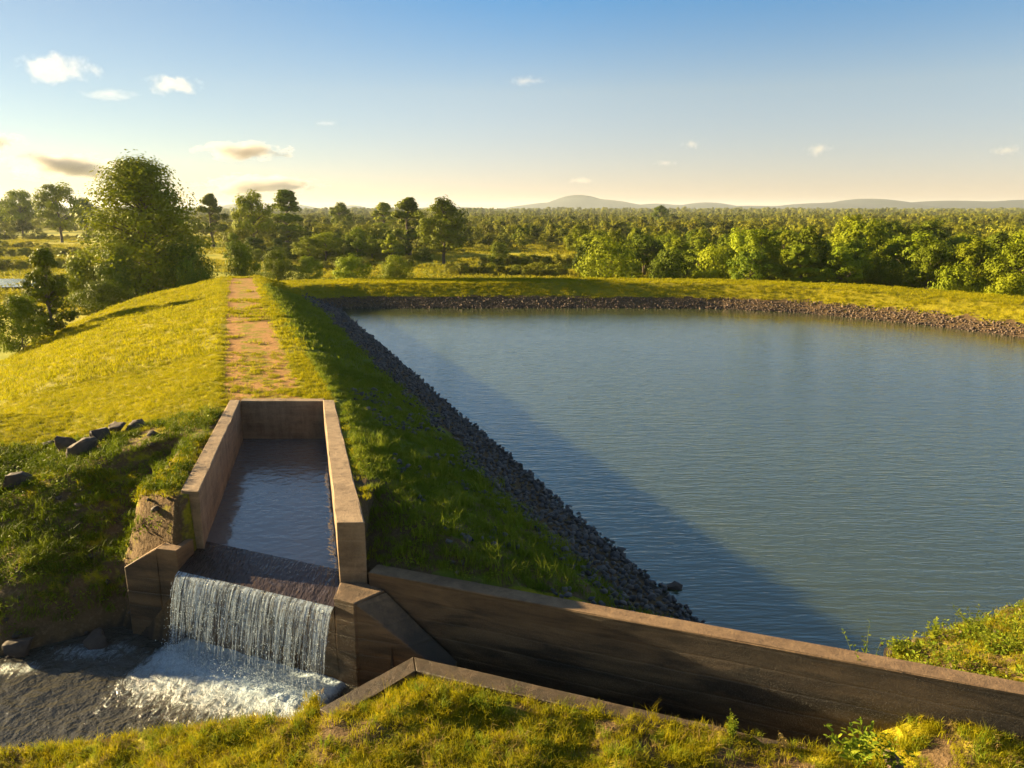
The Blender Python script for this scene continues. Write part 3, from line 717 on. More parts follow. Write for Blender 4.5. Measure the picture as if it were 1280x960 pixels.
def rotm(rx, ry, rz):
    cx, sx, cy, sy, cz, sz = np.cos(rx), np.sin(rx), np.cos(ry), np.sin(ry), np.cos(rz), np.sin(rz)
    R = np.empty((len(rx), 3, 3))
    R[:, 0] = np.stack([cz * cy, cz * sy * sx - sz * cx, cz * sy * cx + sz * sx], 1)
    R[:, 1] = np.stack([sz * cy, sz * sy * sx + cz * cx, sz * sy * cx - cz * sx], 1)
    R[:, 2] = np.stack([-sy, cy * sx, cy * cx], 1); return R
def stones_mesh(name, P, S, mat, oct_=True):
    n = len(P); R = rotm(rng.normal(0, .5, n), rng.normal(0, .5, n), rng.uniform(0, 6.28, n))
    sh = rng.random(n); Vl, Fl, Sl = [], [], []; off = 0
    for i, (v, f) in enumerate(SV):
        k = np.arange(n) % len(SV) == i
        if not k.any(): continue
        vv = np.einsum('nij,vj->nvi', R[k], v) * S[k][:, None, None] + P[k][:, None, :]
        m_ = k.sum(); Vl.append(vv.reshape(-1, 3)); Fl.append((f[None] + (np.arange(m_) * len(v))[:, None, None]).reshape(-1, 3) + off)
        Sl.append(np.repeat(sh[k], len(v))); off += m_ * len(v)
    me = mesh_np(name, np.concatenate(Vl), np.concatenate(Fl), mat); attr(me, 'shade', np.concatenate(Sl)); return me
# dam revetment
def jitter_grid(x0, x1, y0, y1, st):
    a, b_ = np.meshgrid(np.arange(x0, x1, st), np.arange(y0, y1, st)); n = a.size
    return a.ravel() + rng.uniform(-.45, .45, n) * st, b_.ravel() + rng.uniform(-.45, .45, n) * st
rev = empty('stone_revetment', (3.0, 12.0, -2.0))
tag(rev, 'band of dark grey broken stones along the dam foot beside the lake', 'stone bank')
Xs, Ys = [], []
for (y0, y1, st) in ((9.4, 24, .145), (24, 40, .20), (40, 56, .27)):
    a, b_ = jitter_grid(-16, 6, y0, y1, st); Xs.append(a); Ys.append(b_)
X = np.concatenate(Xs); Y = np.concatenate(Ys); t = terrain(X, Y, True); T, lks, lk, dw = t[0], t[2], t[6], t[10]
XWl = 3.22 - (Y - 12.04) * .3691
lim = 1.5 + .45 * sstep(24, 14, Y) + .5 * fbm(X * .6, Y * .6, 90, 3) + .022 * (Y - 12)
side = (X < XWl + .5) & (Y < 55.2)
k = side & (dw > .42) & (lk > -.12) & (lk < lim)
k |= side & (dw > .42) & (lk >= lim) & (lk < 4.2) & (fbm(X * 1.1, Y * 1.1, 95, 2) > .12) & (rng.random(len(X)) < .5) & (Y < 24)
X, Y, T = X[k], Y[k], T[k]; dist = np.hypot(X, Y)
sz = np.where(Y < 24, rng.uniform(.055, .11, len(X)) * rng.uniform(.75, 1.3, len(X)), np.where(Y < 40, rng.uniform(.07, .14, len(X)), rng.uniform(.10, .18, len(X))))
Zs = T + sz * rng.uniform(.05, .75, len(X))
order = np.argsort(dist - sz * 25); P3 = np.stack([X, Y, Zs], 1)
big, rest = order[:300], order[300:]
SM = []
for i in range(10):
    v, f = SV[i]; me = mesh_np('stone', v, f, M['stone']); SM.append(me)
for j, i in enumerate(big):
    o = bpy.data.objects.new('stone', SM[j % 10]); o.scale = (sz[i],) * 3; o.rotation_euler = (random.gauss(0, .5), random.gauss(0, .5), random.random() * 6.28)
    o.location = Vector(P3[i]) - Vector(rev.location); COL.objects.link(o); o.parent = rev
o = obj('loose_stones', stones_mesh('loose_stones', P3[rest] - np.array(rev.location)[None], sz[rest], M['stone']), rev); o['kind'] = 'stuff'
print('dam stones', len(X))
# far bank revetment
rev2 = empty('stone_revetment', (10, 55, -2)); tag(rev2, 'low band of brown stones along the far and right shore of the lake', 'stone bank')
X, Y = jitter_grid(-14, 36, 30, 59, .165); t = terrain(X, Y, True); T, lk = t[0], t[6]
XWl = 3.22 - (Y - 12.04) * .3691
k = (lk > -.3) & (lk < 1.5 + .35 * fbm(X * .5, Y * .5, 92, 2)) & ((X > XWl + .6) | (Y > 54.8)) & frustum(X, Y, 200) & (rng.random(len(X)) < .93)
X, Y, T = X[k], Y[k], T[k]; sz = rng.uniform(.05, .125, len(X)) * rng.uniform(.8, 1.3, len(X))
o = obj('loose_stones', stones_mesh('loose_stones', np.stack([X, Y, T + sz * rng.uniform(.0, .6, len(X))], 1) - np.array(rev2.location)[None], sz, M['stone_warm']), rev2); o['kind'] = 'stuff'
print('far stones', len(X))

# rocks
def rock(px, Y, r, label, seed, mat='rock', squash=.75, dz=.3, zoff=None):
    x = (px - 640) / F * (Y * math.cos(PITCH) + (CZ + 1.3) * math.sin(PITCH)); v, f = stone_var(seed, 3, 14)
    v = v / np.abs(v).max(0) * r * np.array([1, .85, squash * .8]); v = v * (1 + .035 * np.random.default_rng(seed).normal(size=(len(v), 1)))
    me = mesh_np('rock', v, f, M[mat]); z = (tz(x, Y) if zoff is None else zoff) + r * dz
    o = obj('rock', me, None, (x, Y, z)); o.rotation_euler = (0, 0, seed * 1.3)
    return tag(o, label, 'rock', 'rocks on the grassy ledge left of the spillway' if zoff is None and px < 300 else None)
rock(22, 15.7, .38, 'largest brown rock, nearest the left edge of the ledge', 1)
rock(88, 17.6, .32, 'upright dark pointed rock on the ledge, behind the wide brown rock', 2, dz=.5, squash=1.3)
rock(106, 17.0, .42, 'wide brown rock in the middle of the ledge, in front of the pointed ones', 3)
rock(127, 17.9, .33, 'dark angular rock on the ledge just right of the wide brown rock', 4, dz=.5, squash=1.1)
rock(150, 18.4, .27, 'small dark rock on the ledge, second from its right end', 5, dz=.5)
rock(177, 18.6, .32, 'flat dark rock at the right end of the ledge', 6, squash=.6)
rock(62, 18.6, .17, 'small dark rock on the ledge at the far left of the pointed ones', 12, dz=.5)
rock(196, 17.4, .16, 'little dark rock below the right end of the ledge', 13, dz=.4)
rock(101, 14.9, .10, 'small pale tan stone lying alone on the shaded bank below the ledge', 7, 'stone_warm')
rock(14, 11.9, .28, 'brown boulder at the edge of the stream by the left border', 8, zoff=-2.55)
rock(110, 12.25, .26, 'reddish stone at the waterline left of the abutment', 9, zoff=-2.6)
rock(845, 13.2, .16, 'dark stone alone in the lake just off the stone bank', 10, zoff=-2.06, squash=.8)
rock(1118, 7.75, .18, 'buff sunlit stone in the bottom right grass', 11, 'stone_warm', zoff=-1.42)
# rubble on the right shore
X, Y = jitter_grid(4.8, 13, 8.5, 14, .22); t = terrain(X, Y, True); T, lk, fg, dw = t[0], t[6], t[8], t[10]
k = (~fg) & (lk > -.3) & (lk < 3.5) & (dw > .4) & (rng.random(len(X)) < np.where(lk < .9, .38, .16))
X, Y, T = X[k], Y[k], T[k]; sz = rng.uniform(.03, .09, len(X))
tag(obj('shore_rubble', stones_mesh('shore_rubble', np.stack([X, Y, T + sz * .3], 1), sz, M['stone_warm'])), kind='stuff')
X, Y = jitter_grid(-14, -6, 11.3, 17.5, .33); t = terrain(X, Y, True); T, lk, pd, fg, cd = t[0], t[6], t[7], t[8], t[9]
k = (~fg) & (pd > -.15) & (pd < 5.5) & (cd > .3) & (rng.random(len(X)) < np.where(pd < .6, .75, .12))
X, Y, T = X[k], Y[k], T[k]; sz = rng.uniform(.04, .16, len(X))
tag(obj('bank_rubble', stones_mesh('bank_rubble', np.stack([X, Y, T + sz * .2], 1), sz, M['rock'])), kind='stuff')

# ------------------------------------------------------------------ trees
def tube(V_, F_, p0, p1, r0, r1, n=6):
    d = (p1 - p0); L = d.length
    if L < 1e-5: return
    q_ = d.to_track_quat('Z', 'Y').to_matrix(); b0 = len(V_)
    for p, r in ((p0, r0), (p1, r1)):
        for i in range(n):
            a = 6.2832 * i / n; V_.append(tuple(p + q_ @ Vector((r * math.cos(a), r * math.sin(a), 0))))
    for i in range(n): F_.append((b0 + i, b0 + (i + 1) % n, b0 + n + (i + 1) % n, b0 + n + i))
def tree_meshes(seed, style, H, W, nclump, nleaf, leaf, mat):
    """trunk with limbs reaching every leaf clump, crown of leaf faces; styles: round, cone, tiers, bush, wide"""
    R = random.Random(seed); r = np.random.default_rng(seed)
    clumps = []
    for i in range(nclump):
        a = R.random() * 6.283
        if style == 'round':
            u = R.uniform(.28, 1); w = math.sin(math.pi * min(1, (u - .18) / .86)) ** .6
        elif style == 'cone':
            u = R.uniform(.06, 1) ; w = (1 - u) ** .58 * 1.12 + .05
        elif style == 'tiers':
            tier = R.choice([(.42, 1.0), (.60, .85), (.76, .62), (.90, .48), (.97, .3)]); u = tier[0] + R.gauss(0, .025); w = tier[1]
        elif style == 'wide':
            u = R.uniform(.4, 1); w = math.sqrt(max(0.02, 1 - ((u - .5) / .55) ** 2))
        else:
            u = R.uniform(.05, .95); w = math.sqrt(max(0.03, 1 - u ** 2)) 
        rr = w * W * .5 * (R.random() ** .45) * R.uniform(.75, 1.08)
        c = Vector((rr * math.cos(a), rr * math.sin(a), u * H * R.uniform(.95, 1.03)))
        clumps.append((c, W * R.uniform(.075, .15) * (1 if style != 'bush' else 1.15)))
    # leaves
    per = nleaf // nclump; Vl = []
    C_ = np.repeat(np.array([c[:] for c, _ in clumps]), per, 0); RR = np.repeat(np.array([s for _, s in clumps]), per)
    n = len(C_); d = r.normal(size=(n, 3)); d /= np.linalg.norm(d, axis=1)[:, None]
    rad = RR * r.random(n) ** .4; rad *= 1 + .25 * (r.random(n) > .9)
    P = C_ + d * rad[:, None] * np.array([1.15, 1.15, .75])
    nrm = d * 1.5 + (P - np.array([0, 0, .45 * H])) / np.linalg.norm(P - np.array([0, 0, .45 * H]), axis=1)[:, None] * .8 + r.normal(0, .45, (n, 3)) + np.array([0, 0, .3]); nrm /= np.linalg.norm(nrm, axis=1)[:, None]
    t1 = np.cross(nrm, r.normal(size=(n, 3))); t1 /= np.linalg.norm(t1, axis=1)[:, None]; t2 = np.cross(nrm, t1)
    L = leaf * r.uniform(.6, 1.3, n)[:, None]
    q4 = np.stack([P - t1 * L, P + t2 * L * .5 + nrm * L * .15, P + t1 * L, P - t2 * L * .5 + nrm * L * .15], 1)
    V_ = q4.reshape(-1, 3); V_[:, 2] = np.maximum(V_[:, 2], .02 * H)
    crown = mesh_np('crown', V_, np.arange(n * 4).reshape(-1, 4), mat)
    # trunk
    V2, F2 = [], []; tr = H * (.022 if style != 'bush' else .012); top = Vector((R.gauss(0, .02) * H, R.gauss(0, .02) * H, H * .82)); pts = [Vector((0, 0, -.3))]
    for i in range(1, 7):
        f = i / 6; pts.append(Vector((top.x * f + R.gauss(0, .01) * H, top.y * f + R.gauss(0, .01) * H, H * .82 * f)))
    for i in range(6): tube(V2, F2, pts[i], pts[i + 1], tr * (1.25 - i * .19) * (1.25 if i == 0 else 1), tr * (1.25 - (i + 1) * .19), 8)
    for c, s in clumps[::2]:
        h0 = max(.12 * H, c.z - .35 * math.hypot(c.x, c.y) - .06 * H); f = min(.98, h0 / (H * .82)); k = min(5, int(f * 6)); base_ = pts[k].lerp(pts[k + 1], f * 6 - k)
        mid = base_.lerp(c, .5) + Vector((R.gauss(0, .02), R.gauss(0, .02), .02)) * H
        tube(V2, F2, base_, mid, tr * .35, tr * .22, 5); tube(V2, F2, mid, c, tr * .22, tr * .08, 4)
    trunk = mesh_np('trunk', np.array(V2), np.array(F2), M['bark'])
    return trunk, crown
ML, MD, MF = M['leaf'], M['leaf_dark'], M['leaf_far']
PR = {'big': tree_meshes(1, 'cone', 1, .82, 260, 30000, .011, ML)}
PRS = {'round': [], 'cone': [], 'tiers': [], 'bush': [], 'wide': []}
for st, w, cnt in (('round', .82, 4), ('cone', .62, 2), ('tiers', .55, 3), ('bush', 1.5, 4), ('wide', .95, 3)):
    for i in range(cnt):
        PRS[st].append(tree_meshes(hash(st) % 97 + i * 7 if False else (len(st) * 31 + i * 7), st, 1, w, 75 if st != 'tiers' else 60, 7500, .022 if st != 'bush' else .030, MD if i == 1 else ML))
WD = {'round': .80, 'cone': .60, 'tiers': .48, 'bush': 1.45, 'wide': .95, 'big': .66}
CAT = {'bush': 'bush'}
def gxy(px, Y): return (px - 640) / F * (Y * math.cos(PITCH) + 6 * math.sin(PITCH))
def ztop(py, Y):
    v = (480 - py) / F; S, C = math.sin(PITCH), math.cos(PITCH); return CZ + (v * C - S) * Y / (C + v * S)
def place(style, var, x, y, z, H, wfac, label, group=None):
    e = empty('shrub' if style == 'bush' else 'tree', (x, y, z), random.random() * 6.28); e.scale = (wfac, wfac, H)
    tag(e, label, 'bush' if style == 'bush' else 'tree', group)
    tm, cm = PR['big'] if style == 'big' else PRS[style][var % len(PRS[style])]
    c = bpy.data.objects.new('crown', cm); COL.objects.link(c); c.parent = e
    t = bpy.data.objects.new('trunk', tm); COL.objects.link(t); t.parent = e
    return e
occupied = []
def T_(style, var, px, Y, top, wpx, label):
    x = gxy(px, Y); z = tz(x, Y); H = ztop(top, Y) - z; W = wpx * Y / 950
    occupied.append((x, Y, W * .4)); return place(style, var, x, Y, z, H, W / WD[style], label)
T_('big', 0, 186, 75, 203, 146, 'largest tree, tall dense broad cone of foliage behind the left slope of the dam')
T_('bush', 0, 232, 72, 300, 78, 'dark dense shrub at the right foot of the largest tree')
T_('bush', 1, 150, 70, 310, 60, 'sunlit shrub at the left foot of the largest tree')
T_('bush', 2, 105, 72, 318, 50, 'yellow-green shrub left of the largest tree')
T_('cone', 0, 60, 50, 308, 62, 'young conical shrub-like tree at the toe of the dam left of the largest tree')
T_('bush', 3, 22, 47, 372, 70, 'low spreading shrub at the left edge below the dam slope')
T_('bush', 1, 128, 66, 352, 70, 'low hedge-like shrub at the dam toe below the largest tree')
T_('round', 0, 76, 215, 231, 50, 'round crowned tree standing alone in the left field')
T_('wide', 0, 28, 260, 238, 44, 'pale hazy tree left of the lone round one in the left field')
T_('wide', 1, 5, 270, 252, 40, 'tree cut by the left edge of the picture on the skyline')
T_('round', 1, 108, 280, 248, 36, 'small hazy tree between the lone round tree and the largest tree')
T_('tiers', 0, 265, 185, 245, 34, 'narrow tree just right of the largest tree on the skyline')
T_('wide', 2, 318, 160, 243, 50, 'dark tiered tree above the end of the dam path')
T_('tiers', 1, 360, 165, 240, 42, 'tall tree with open layered crown right of the dam path')
T_('round', 2, 427, 260, 255, 30, 'small round skyline tree between the layered tree and the lake centre')
T_('tiers', 2, 480, 240, 255, 30, 'slim hazy skyline tree left of the two big lakeside trees')
T_('tiers', 0, 511, 150, 250, 46, 'left tree of the two standing in the meadow beyond the lake')
T_('round', 3, 555, 128, 252, 66, 'broad full tree in the open meadow beyond the far bank')
T_('round', 1, 826, 420, 257, 22, 'dark round tree rising above the woodland near the distant hill')
T_('bush', 0, 762, 84, 300, 86, 'large rounded bush left of centre behind the far bank')
T_('bush', 1, 838, 86, 312, 56, 'bush right behind the far bank, next to the large rounded one')
T_('bush', 2, 893, 84, 308, 66, 'wide bush behind the far bank, left of the two tall trees')
T_('round', 0, 948, 80, 290, 52, 'left of the two tall dark trees behind the far bank on the right')
T_('round', 3, 1010, 78, 288, 56, 'right of the two tall dark trees behind the far bank on the right')
T_('bush', 3, 1060, 78, 304, 60, 'dark bush right of the two tall trees')
T_('bush', 0, 1108, 76, 322, 50, 'low bush behind the grassy right bank')
T_('wide', 1, 1160, 72, 306, 60, 'leafy tree behind the right bank')
T_('round', 2, 1215, 70, 302, 56, 'tree behind the right bank near the right edge')
T_('wide', 0, 1268, 64, 306, 66, 'tree cut by the right edge behind the bank')
T_('bush', 2, 1200, 66, 330, 66, 'shrub in front of the trees near the right edge')
T_('bush', 3, 1262, 60, 345, 60, 'low shrub at the right edge at the bank')
T_('bush', 1, 305, 78, 305, 46, 'shrub behind the far end of the dam path')
T_('bush', 2, 440, 92, 320, 54, 'bush in the meadow left of the broad full tree')
T_('bush', 0, 495, 95, 318, 44, 'small bush in the meadow below the two meadow trees')
T_('bush', 3, 385, 100, 322, 40, 'low bush in the meadow behind the lake corner')
T_('bush', 0, 345, 100, 312, 40, 'low bush in the meadow right of the dam path end')
# scrub woodland: candidates from near to far
cand = []
R = random.Random(5)
Yc = 72.0
N1 = 5200
for i in range(N1 * 3):
    Y = 66 + 1200 * R.random() ** 1.55; px = R.uniform(-60, 1340)
    if len(cand) > N1: break
    if px < 285 and Y < 235: continue
    if px < 250 and Y < 300 and R.random() < .6: continue
    if 285 <= px < 735 and Y < 132: continue
    if 735 <= px < 930 and Y < 92: continue
    if 1025 < px < 1125 and 170 < Y < 300: continue
    if px >= 930 and Y < 74: continue
    x = gxy(px, Y)
    if vnoise(np.array([x * .02]), np.array([Y * .02]), 12)[0] < (.24 if px < 735 else .42 if px < 1100 else .3): continue
    if lk_ is None: continue
    cand.append((Y, px, x))
cand.sort()
grid = {}
acc = []
for Y, px, x in cand:
    md = 3.4 if Y < 160 else (4.5 if Y < 400 else 7)
    if px > 1090: md *= .8
    k = (int(x / md), int(Y / md), md)
    if k in grid: continue
    if any((x - ox) ** 2 + (Y - oy) ** 2 < (orr + 1) ** 2 for ox, oy, orr in occupied): continue
    grid[k] = 1; acc.append((Y, px, x))
print('scrub', len(acc))
xs = np.array([a[2] for a in acc]); ys = np.array([a[0] for a in acc]); zs = terrain(xs, ys); lkk, _ = poly_dist(xs, ys, LAKE)
ok = [i for i in range(len(acc)) if lkk[i] > 9]
styles = ['bush', 'bush', 'bush', 'round', 'round', 'wide', 'round', 'wide', 'tiers', 'cone']
LB = {'bush': 'low rounded bush in the scrubland on the plain beyond the lake', 'round': 'small round green tree in the scrubland beyond the lake',
      'wide': 'small spreading tree in the scrubland beyond the lake', 'tiers': 'slim layered tree in the scrubland beyond the lake', 'cone': 'small pointed tree in the scrubland beyond the lake'}
GRP = {'bush': 'bushes of the scrubland', 'round': 'round trees of the scrubland', 'wide': 'spreading trees of the scrubland', 'tiers': 'layered trees of the scrubland', 'cone': 'pointed trees of the scrubland'}
def dims(st, Y):
    if st == 'bush': H = R.uniform(2.0, 3.8); return H, H * R.uniform(1.2, 1.6)
    H = R.uniform(3.2, 5.9) * (1.35 if R.random() < .09 else 1); return H, H * {'round': .8, 'wide': 1.0, 'tiers': .6, 'cone': .65}[st] * R.uniform(.9, 1.25)
LM = [(-60, 'the left edge'), (28, 'the pale skyline tree'), (76, 'the lone round field tree'), (186, 'the largest tree'), (305, 'the end of the dam path'), (360, 'the layered skyline tree'),
      (440, 'the meadow bush'), (555, 'the broad full meadow tree'), (660, 'the open meadow'), (722, 'the centre hill'), (762, 'the large rounded bush'), (838, 'the dark woodland tree'), (893, 'the wide bank bush'),
      (948, 'the left tall dark tree'), (1010, 'the right tall dark tree'), (1080, 'the small bright field'), (1160, 'the leafy bank tree'), (1215, 'the tree near the right edge'), (1268, 'the right edge tree')]
def scrub_label(st, px, Y, H):
    lx, ln_ = min(LM, key=lambda q_: abs(q_[0] - px)); side = 'just left of' if px < lx - 6 else 'just right of' if px > lx + 6 else 'in line with'
    kind = {'bush': 'bush', 'round': 'round tree', 'wide': 'spreading tree', 'tiers': 'slim layered tree', 'cone': 'pointed tree'}[st]
    size = 'low' if H < (2.6 if st == 'bush' else 4.2) else 'tall' if H > (3.2 if st == 'bush' else 5.6) else 'middling'
    dep = 'near' if Y < 110 else 'mid-distance' if Y < 160 else 'far'
    return f'{size} {dep} scrubland {kind}, {side} {ln_}'
n_ind = 250
for i in ok[:n_ind]:
    st = R.choice(styles); H, W = dims(st, ys[i]); place(st, R.randrange(9), xs[i], ys[i], zs[i] - .1, H, W / WD[st], scrub_label(st, acc[i][1], ys[i], H), GRP[st])
# the rest reads as one wood
LODS = []
for j, (st, w) in enumerate((('round', .85), ('wide', 1.0), ('bush', 1.3), ('round', .7), ('tiers', .6), ('bush', 1.5))):
    tm, cm = tree_meshes(300 + j, st, 1, w, 38, 1500, .046, MF); LODS.append(proto('far_tree', cm))
rest = ok[n_ind:]
n = len(rest); hh = rng.uniform(2.4, 5.8, n)
far_n = 9000; yf = 350 + 2900 * rng.random(far_n) ** 1.2; pf = rng.uniform(-60, 1340, far_n); xf = (pf - 640) / F * yf * .975
hf = rng.uniform(3.5, 7.2, far_n) * np.clip(yf / 900, .8, 1.6)
hf *= .75 + .5 * vnoise(xf * .012, yf * .012, 43); kx = (vnoise(xf * .006, yf * .006, 44) > .25) & ~((pf > 1025) & (pf < 1125) & (yf < 300)); xf, yf, hf = xf[kx], yf[kx], hf[kx]
X = np.concatenate([xs[rest], xf]); Y = np.concatenate([ys[rest], yf]); Hh = np.concatenate([hh, hf]); Z_ = terrain(X, Y) - .1
scatter('distant_woodland', np.stack([X, Y, Z_], 1), np.stack([np.zeros(len(X)), np.zeros(len(X)), rng.uniform(0, 6.28, len(X))], 1), Hh, rng.integers(0, 6, len(X)), LODS)
# low hedges across the left fields
hx_, hy_ = [], []
for (pa, Ya, pb, Yb) in ((-40, 150, 130, 158), (-40, 118, 110, 124), (-40, 235, 140, 245), (330, 118, 520, 122), (560, 108, 720, 106), (600, 126, 730, 128), (300, 145, 480, 150), (-60, 190, 60, 186)):
    for j in range(46):
        f = R.random(); Y = Ya + (Yb - Ya) * f + R.gauss(0, 1.0); hx_.append(gxy(pa + (pb - pa) * f, Y)); hy_.append(Y)
hx_, hy_ = np.array(hx_), np.array(hy_)
scatter('field_hedges', np.stack([hx_, hy_, terrain(hx_, hy_) - .1], 1), np.stack([np.zeros(len(hx_))] * 2 + [rng.uniform(0, 6.28, len(hx_))], 1), rng.uniform(.9, 1.9, len(hx_)), rng.choice([2, 5], len(hx_)), LODS)

# ------------------------------------------------------------------ single weeds in the foreground and on the right shore
def plant(x, y, z, H, nst, leaf, label, seed, mat='weed', spread=.5, fn=8, blade=.45):
    R = random.Random(seed); e = empty('weed_plant', (x, y, z)); tag(e, label, 'plant')
    Vt, Ft, Vf, Ff = [], [], [], []
    for s in range(nst):
        a = R.random() * 6.283; tip = Vector((math.cos(a) * spread * H * R.random(), math.sin(a) * spread * H * R.random(), H * R.uniform(.6, 1)))
        b0 = Vector((R.gauss(0, .03), R.gauss(0, .03), -.03)); prev = b0
        for i in range(1, fn + 1):
            f = i / fn; p = b0.lerp(tip, f) + Vector((0, 0, .12 * H * math.sin(f * 3.14))); tube(Vt, Ft, prev, p, .005 * (1.2 - f), .005 * (1.1 - f), 4); prev = p
            if i < 2: continue
            for sd in (-1, 1):
                d = Vector((R.gauss(0, 1), R.gauss(0, 1), R.uniform(.0, .9))).normalized(); sz_ = leaf * R.uniform(.7, 1.25) * (1.15 - .5 * f)
                sdv = d.cross(Vector((R.gauss(0, .3), R.gauss(0, .3), 1))).normalized(); up = sdv.cross(d); k = len(Vf)
                Vf += [tuple(p), tuple(p + d * sz_ * .35 + sdv * sz_ * blade * .5 + up * sz_ * .05), tuple(p + d * sz_ * .75 + sdv * sz_ * blade * .36 - up * sz_ * .02), tuple(p + d * sz_ - up * sz_ * .18), tuple(p + d * sz_ * .75 - sdv * sz_ * blade * .36 - up * sz_ * .02), tuple(p + d * sz_ * .35 - sdv * sz_ * blade * .5 + up * sz_ * .05), tuple(p + d * sz_ * .5 - up * sz_ * .06)]
                Ff += [(k, k + 1, k + 6), (k + 1, k + 2, k + 6), (k + 2, k + 3, k + 6), (k + 3, k + 4, k + 6), (k + 4, k + 5, k + 6), (k + 5, k, k + 6)]
    obj('stem', mesh_np('stem', np.array(Vt), np.array(Ft), M[mat]), e); obj('foliage', mesh_np('foliage', np.array(Vf), np.array(Ff), M[mat]), e)
def at(px, py, z):
    u = (px - 640) / F; v = (480 - py) / F; S, C = math.sin(PITCH), math.cos(PITCH); r = (CZ - z) / (S - v * C); return u * r, (C + v * S) * r
x, y = at(1052, 938, -1.5); y -= .42; plant(x, y, tz(x, y), .56, 15, .125, 'bright green leafy weed standing in front of the long wall at the bottom right', 1, spread=.8, fn=6)
x, y = at(1088, 938, -1.5); y -= .40; plant(x, y, tz(x, y), .36, 12, .085, 'smaller green weed right of the bright leafy one', 2, spread=.9, fn=5)
x, y = at(905, 905, -1.55); y -= .35; plant(x, y, tz(x, y), .34, 12, .045, 'wispy yellow-green sprig by the end of the drain kerb', 3, spread=.5)
x, y = at(965, 915, -1.55); y -= .35; plant(x, y, tz(x, y), .20, 6, .04, 'reddish thin sprig right of the wispy one', 4, 'straw', .6)
x, y = at(1088, 818, -.8); plant(x, y + .12, -1.5, 1.0, 7, .07, 'tall thin sprigs rising behind the long wall against the lake', 5, spread=.7)
x, y = at(1265, 800, -1.2); plant(x, y, tz(x, y), .75, 5, .07, 'tallest sprig on the right shore at the right edge', 6, spread=.45, fn=12)
x, y = at(1195, 815, -1.3); plant(x, y, tz(x, y), 0.51, 16, .07, 'dense yellow-green weed clump on the right shore', 7, spread=1.0, fn=6)
x, y = at(1240, 800, -1.3); plant(x, y, tz(x, y), 0.42, 12, .06, 'low weed beside the tallest sprig on the right shore', 8, spread=1.0, fn=6)
x, y = at(1150, 820, -1.5); plant(x, y, tz(x, y), 0.34, 12, .05, 'small weed at the lake edge behind the long wall', 9, spread=1.0, fn=5)
x, y = at(445, 600, -.4); plant(x, y, tz(x, y), .28, 8, .05, 'sunlit weed growing beside the outer face of the right spillway wall', 10, spread=.7)

for j, (px_w, py_w, hw) in enumerate(((1120, 806, .32), (1168, 792, .38), (1216, 786, .5))):
    x, y = at(px_w, py_w, -1.75); plant(x, y, tz(x, y), hw, 14, .075, ('small leafy weed at the water corner beside the long wall', 'yellow-green weed on the lake edge of the right shore', 'taller yellow-green weed on the right shore, left of the tallest sprig')[j], 20 + j, spread=.8, fn=7)
# ------------------------------------------------------------------ clouds
m = bpy.data.materials.new('cloud'); m.use_nodes = True; nt = m.node_tree; nt.nodes.remove(nt.nodes['Principled BSDF'])
pv = N(nt, 'ShaderNodeVolumePrincipled'); nt.links.new(pv.outputs[0], nt.nodes['Material Output'].inputs['Volume'])
tc = N(nt, 'ShaderNodeTexCoord').outputs['Object']
ln = N(nt, 'ShaderNodeVectorMath', operation='LENGTH'); nt.links.new(tc, ln.inputs[0])
rnd = N(nt, 'ShaderNodeObjectInfo').outputs['Random']
add = N(nt, 'ShaderNodeVectorMath', operation='ADD'); nt.links.new(tc, add.inputs[0])
cmb = N(nt, 'ShaderNodeCombineXYZ')
for i in range(3): nt.links.new(math_(nt, 'MULTIPLY', rnd, 40.0 + i * 9), cmb.inputs[i])
nt.links.new(cmb.outputs[0], add.inputs[1])
mpc = N(nt, 'ShaderNodeMapping'); mpc.inputs['Scale'].default_value = (1.9, 1.9, .8); nt.links.new(add.outputs[0], mpc.inputs[0])
nz = noise(nt, 1.25, 5, .6, mpc.outputs[0])
dd = math_(nt, 'ADD', math_(nt, 'SUBTRACT', .62, ln.outputs['Value']), math_(nt, 'MULTIPLY', math_(nt, 'SUBTRACT', nz, .5), 2.6))
dens = maprange(nt, dd, 0, 1.1)
at_ = N(nt, 'ShaderNodeAttribute', attribute_type='OBJECT', attribute_name='thick').outputs['Fac']
nt.links.new(math_(nt, 'MULTIPLY', dens, at_), pv.inputs['Density']); pv.inputs['Color'].default_value = (.97, .92, .88, 1); pv.inputs['Anisotropy'].default_value = .2
M['cloud'] = m
M['cloud_grey'] = m.copy(); M['cloud_grey'].name = 'cloud_grey'
for n_ in M['cloud_grey'].node_tree.nodes:
    if n_.type == 'PRINCIPLED_VOLUME': n_.inputs['Color'].default_value = (.72, .68, .66, 1)
bm = bmesh.new(); bmesh.ops.create_icosphere(bm, subdivisions=3, radius=1); cme = bpy.data.meshes.new('cloud'); bm.to_mesh(cme); bm.free(); cme.materials.append(m); cme_grey = cme.copy(); cme_grey.materials[0] = M['cloud_grey']
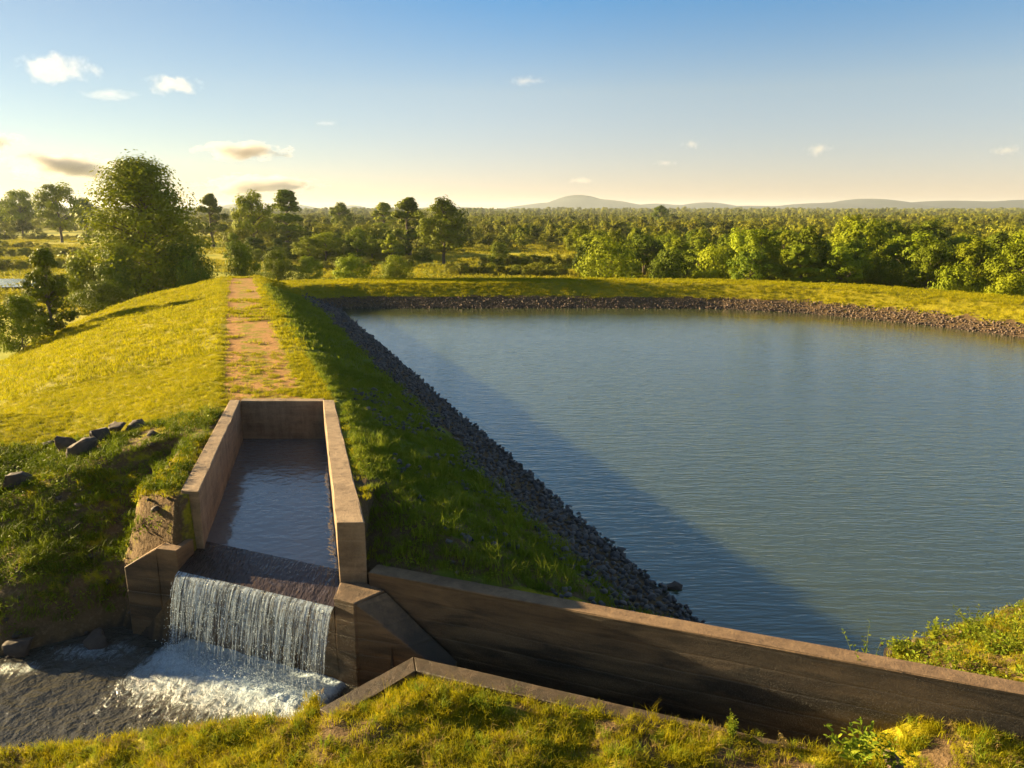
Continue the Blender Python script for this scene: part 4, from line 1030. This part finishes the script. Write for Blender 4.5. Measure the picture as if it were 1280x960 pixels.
CL = [(97, 86, 110, 40, .020, 'large white puffy cloud at the upper left'), (232, 107, 86, 28, .020, 'white cloud right of the large puffy one'),
      (155, 118, 90, 18, .006, 'faint thin cloud below the large puffy one'), (312, 189, 135, 30, .03, 'grey flat-bottomed cloud above the dam'),
      (4, 178, 90, 28, .028, 'small grey cloud cut by the left edge'), (92, 209, 190, 40, .030, 'long grey cloud above the tree at the left'),
      (328, 232, 185, 32, .045, 'broad faint grey cloud low over the skyline right of the largest tree'), (658, 101, 58, 14, .009, 'small faint cloud high in the centre'),
      (415, 154, 44, 9, .006, 'tiny faint wisp left of centre'), (726, 226, 44, 13, .012, 'small pale cloud just above the distant hill'),
      (829, 204, 42, 11, .008, 'tiny cloud lower left of the small pinkish one'), (860, 180, 32, 17, .012, 'small pinkish cloud right of centre'),
      (1017, 187, 46, 19, .012, 'small pinkish puff at the right'), (1247, 188, 44, 17, .012, 'small pinkish puff near the right edge')]
D = 5200
for px, py, w, h, th, lab in CL:
    x = (px - 640) / F * D * .975; z = ztop(py, D); o = obj('cloud', cme, None, (x, D, z)); s = D / F
    o.scale = (w * s * .5, w * s * .32, h * s * .5); o['thick'] = th * .42; tag(o, lab, 'cloud')
    if 'grey' in lab:
        o.data = cme_grey; o['thick'] = th * 1.5

# ------------------------------------------------------------------ haze
m = bpy.data.materials.new('haze'); m.use_nodes = True; nt = m.node_tree; nt.nodes.remove(nt.nodes['Principled BSDF'])
pv = N(nt, 'ShaderNodeVolumePrincipled'); nt.links.new(pv.outputs[0], nt.nodes['Material Output'].inputs['Volume'])
pv.inputs['Density'].default_value = .00008; pv.inputs['Color'].default_value = (.78, .88, 1, 1); pv.inputs['Anisotropy'].default_value = .25
bm = bmesh.new(); bmesh.ops.create_cube(bm, size=1)
for v in bm.verts: v.co = Vector((v.co.x * 14900, 3600 + v.co.y * 8100, -9 + (v.co.z + .5) * 76))
me = bpy.data.meshes.new('haze'); bm.to_mesh(me); bm.free(); me.materials.append(m)
tag(obj('haze', me), kind='stuff')
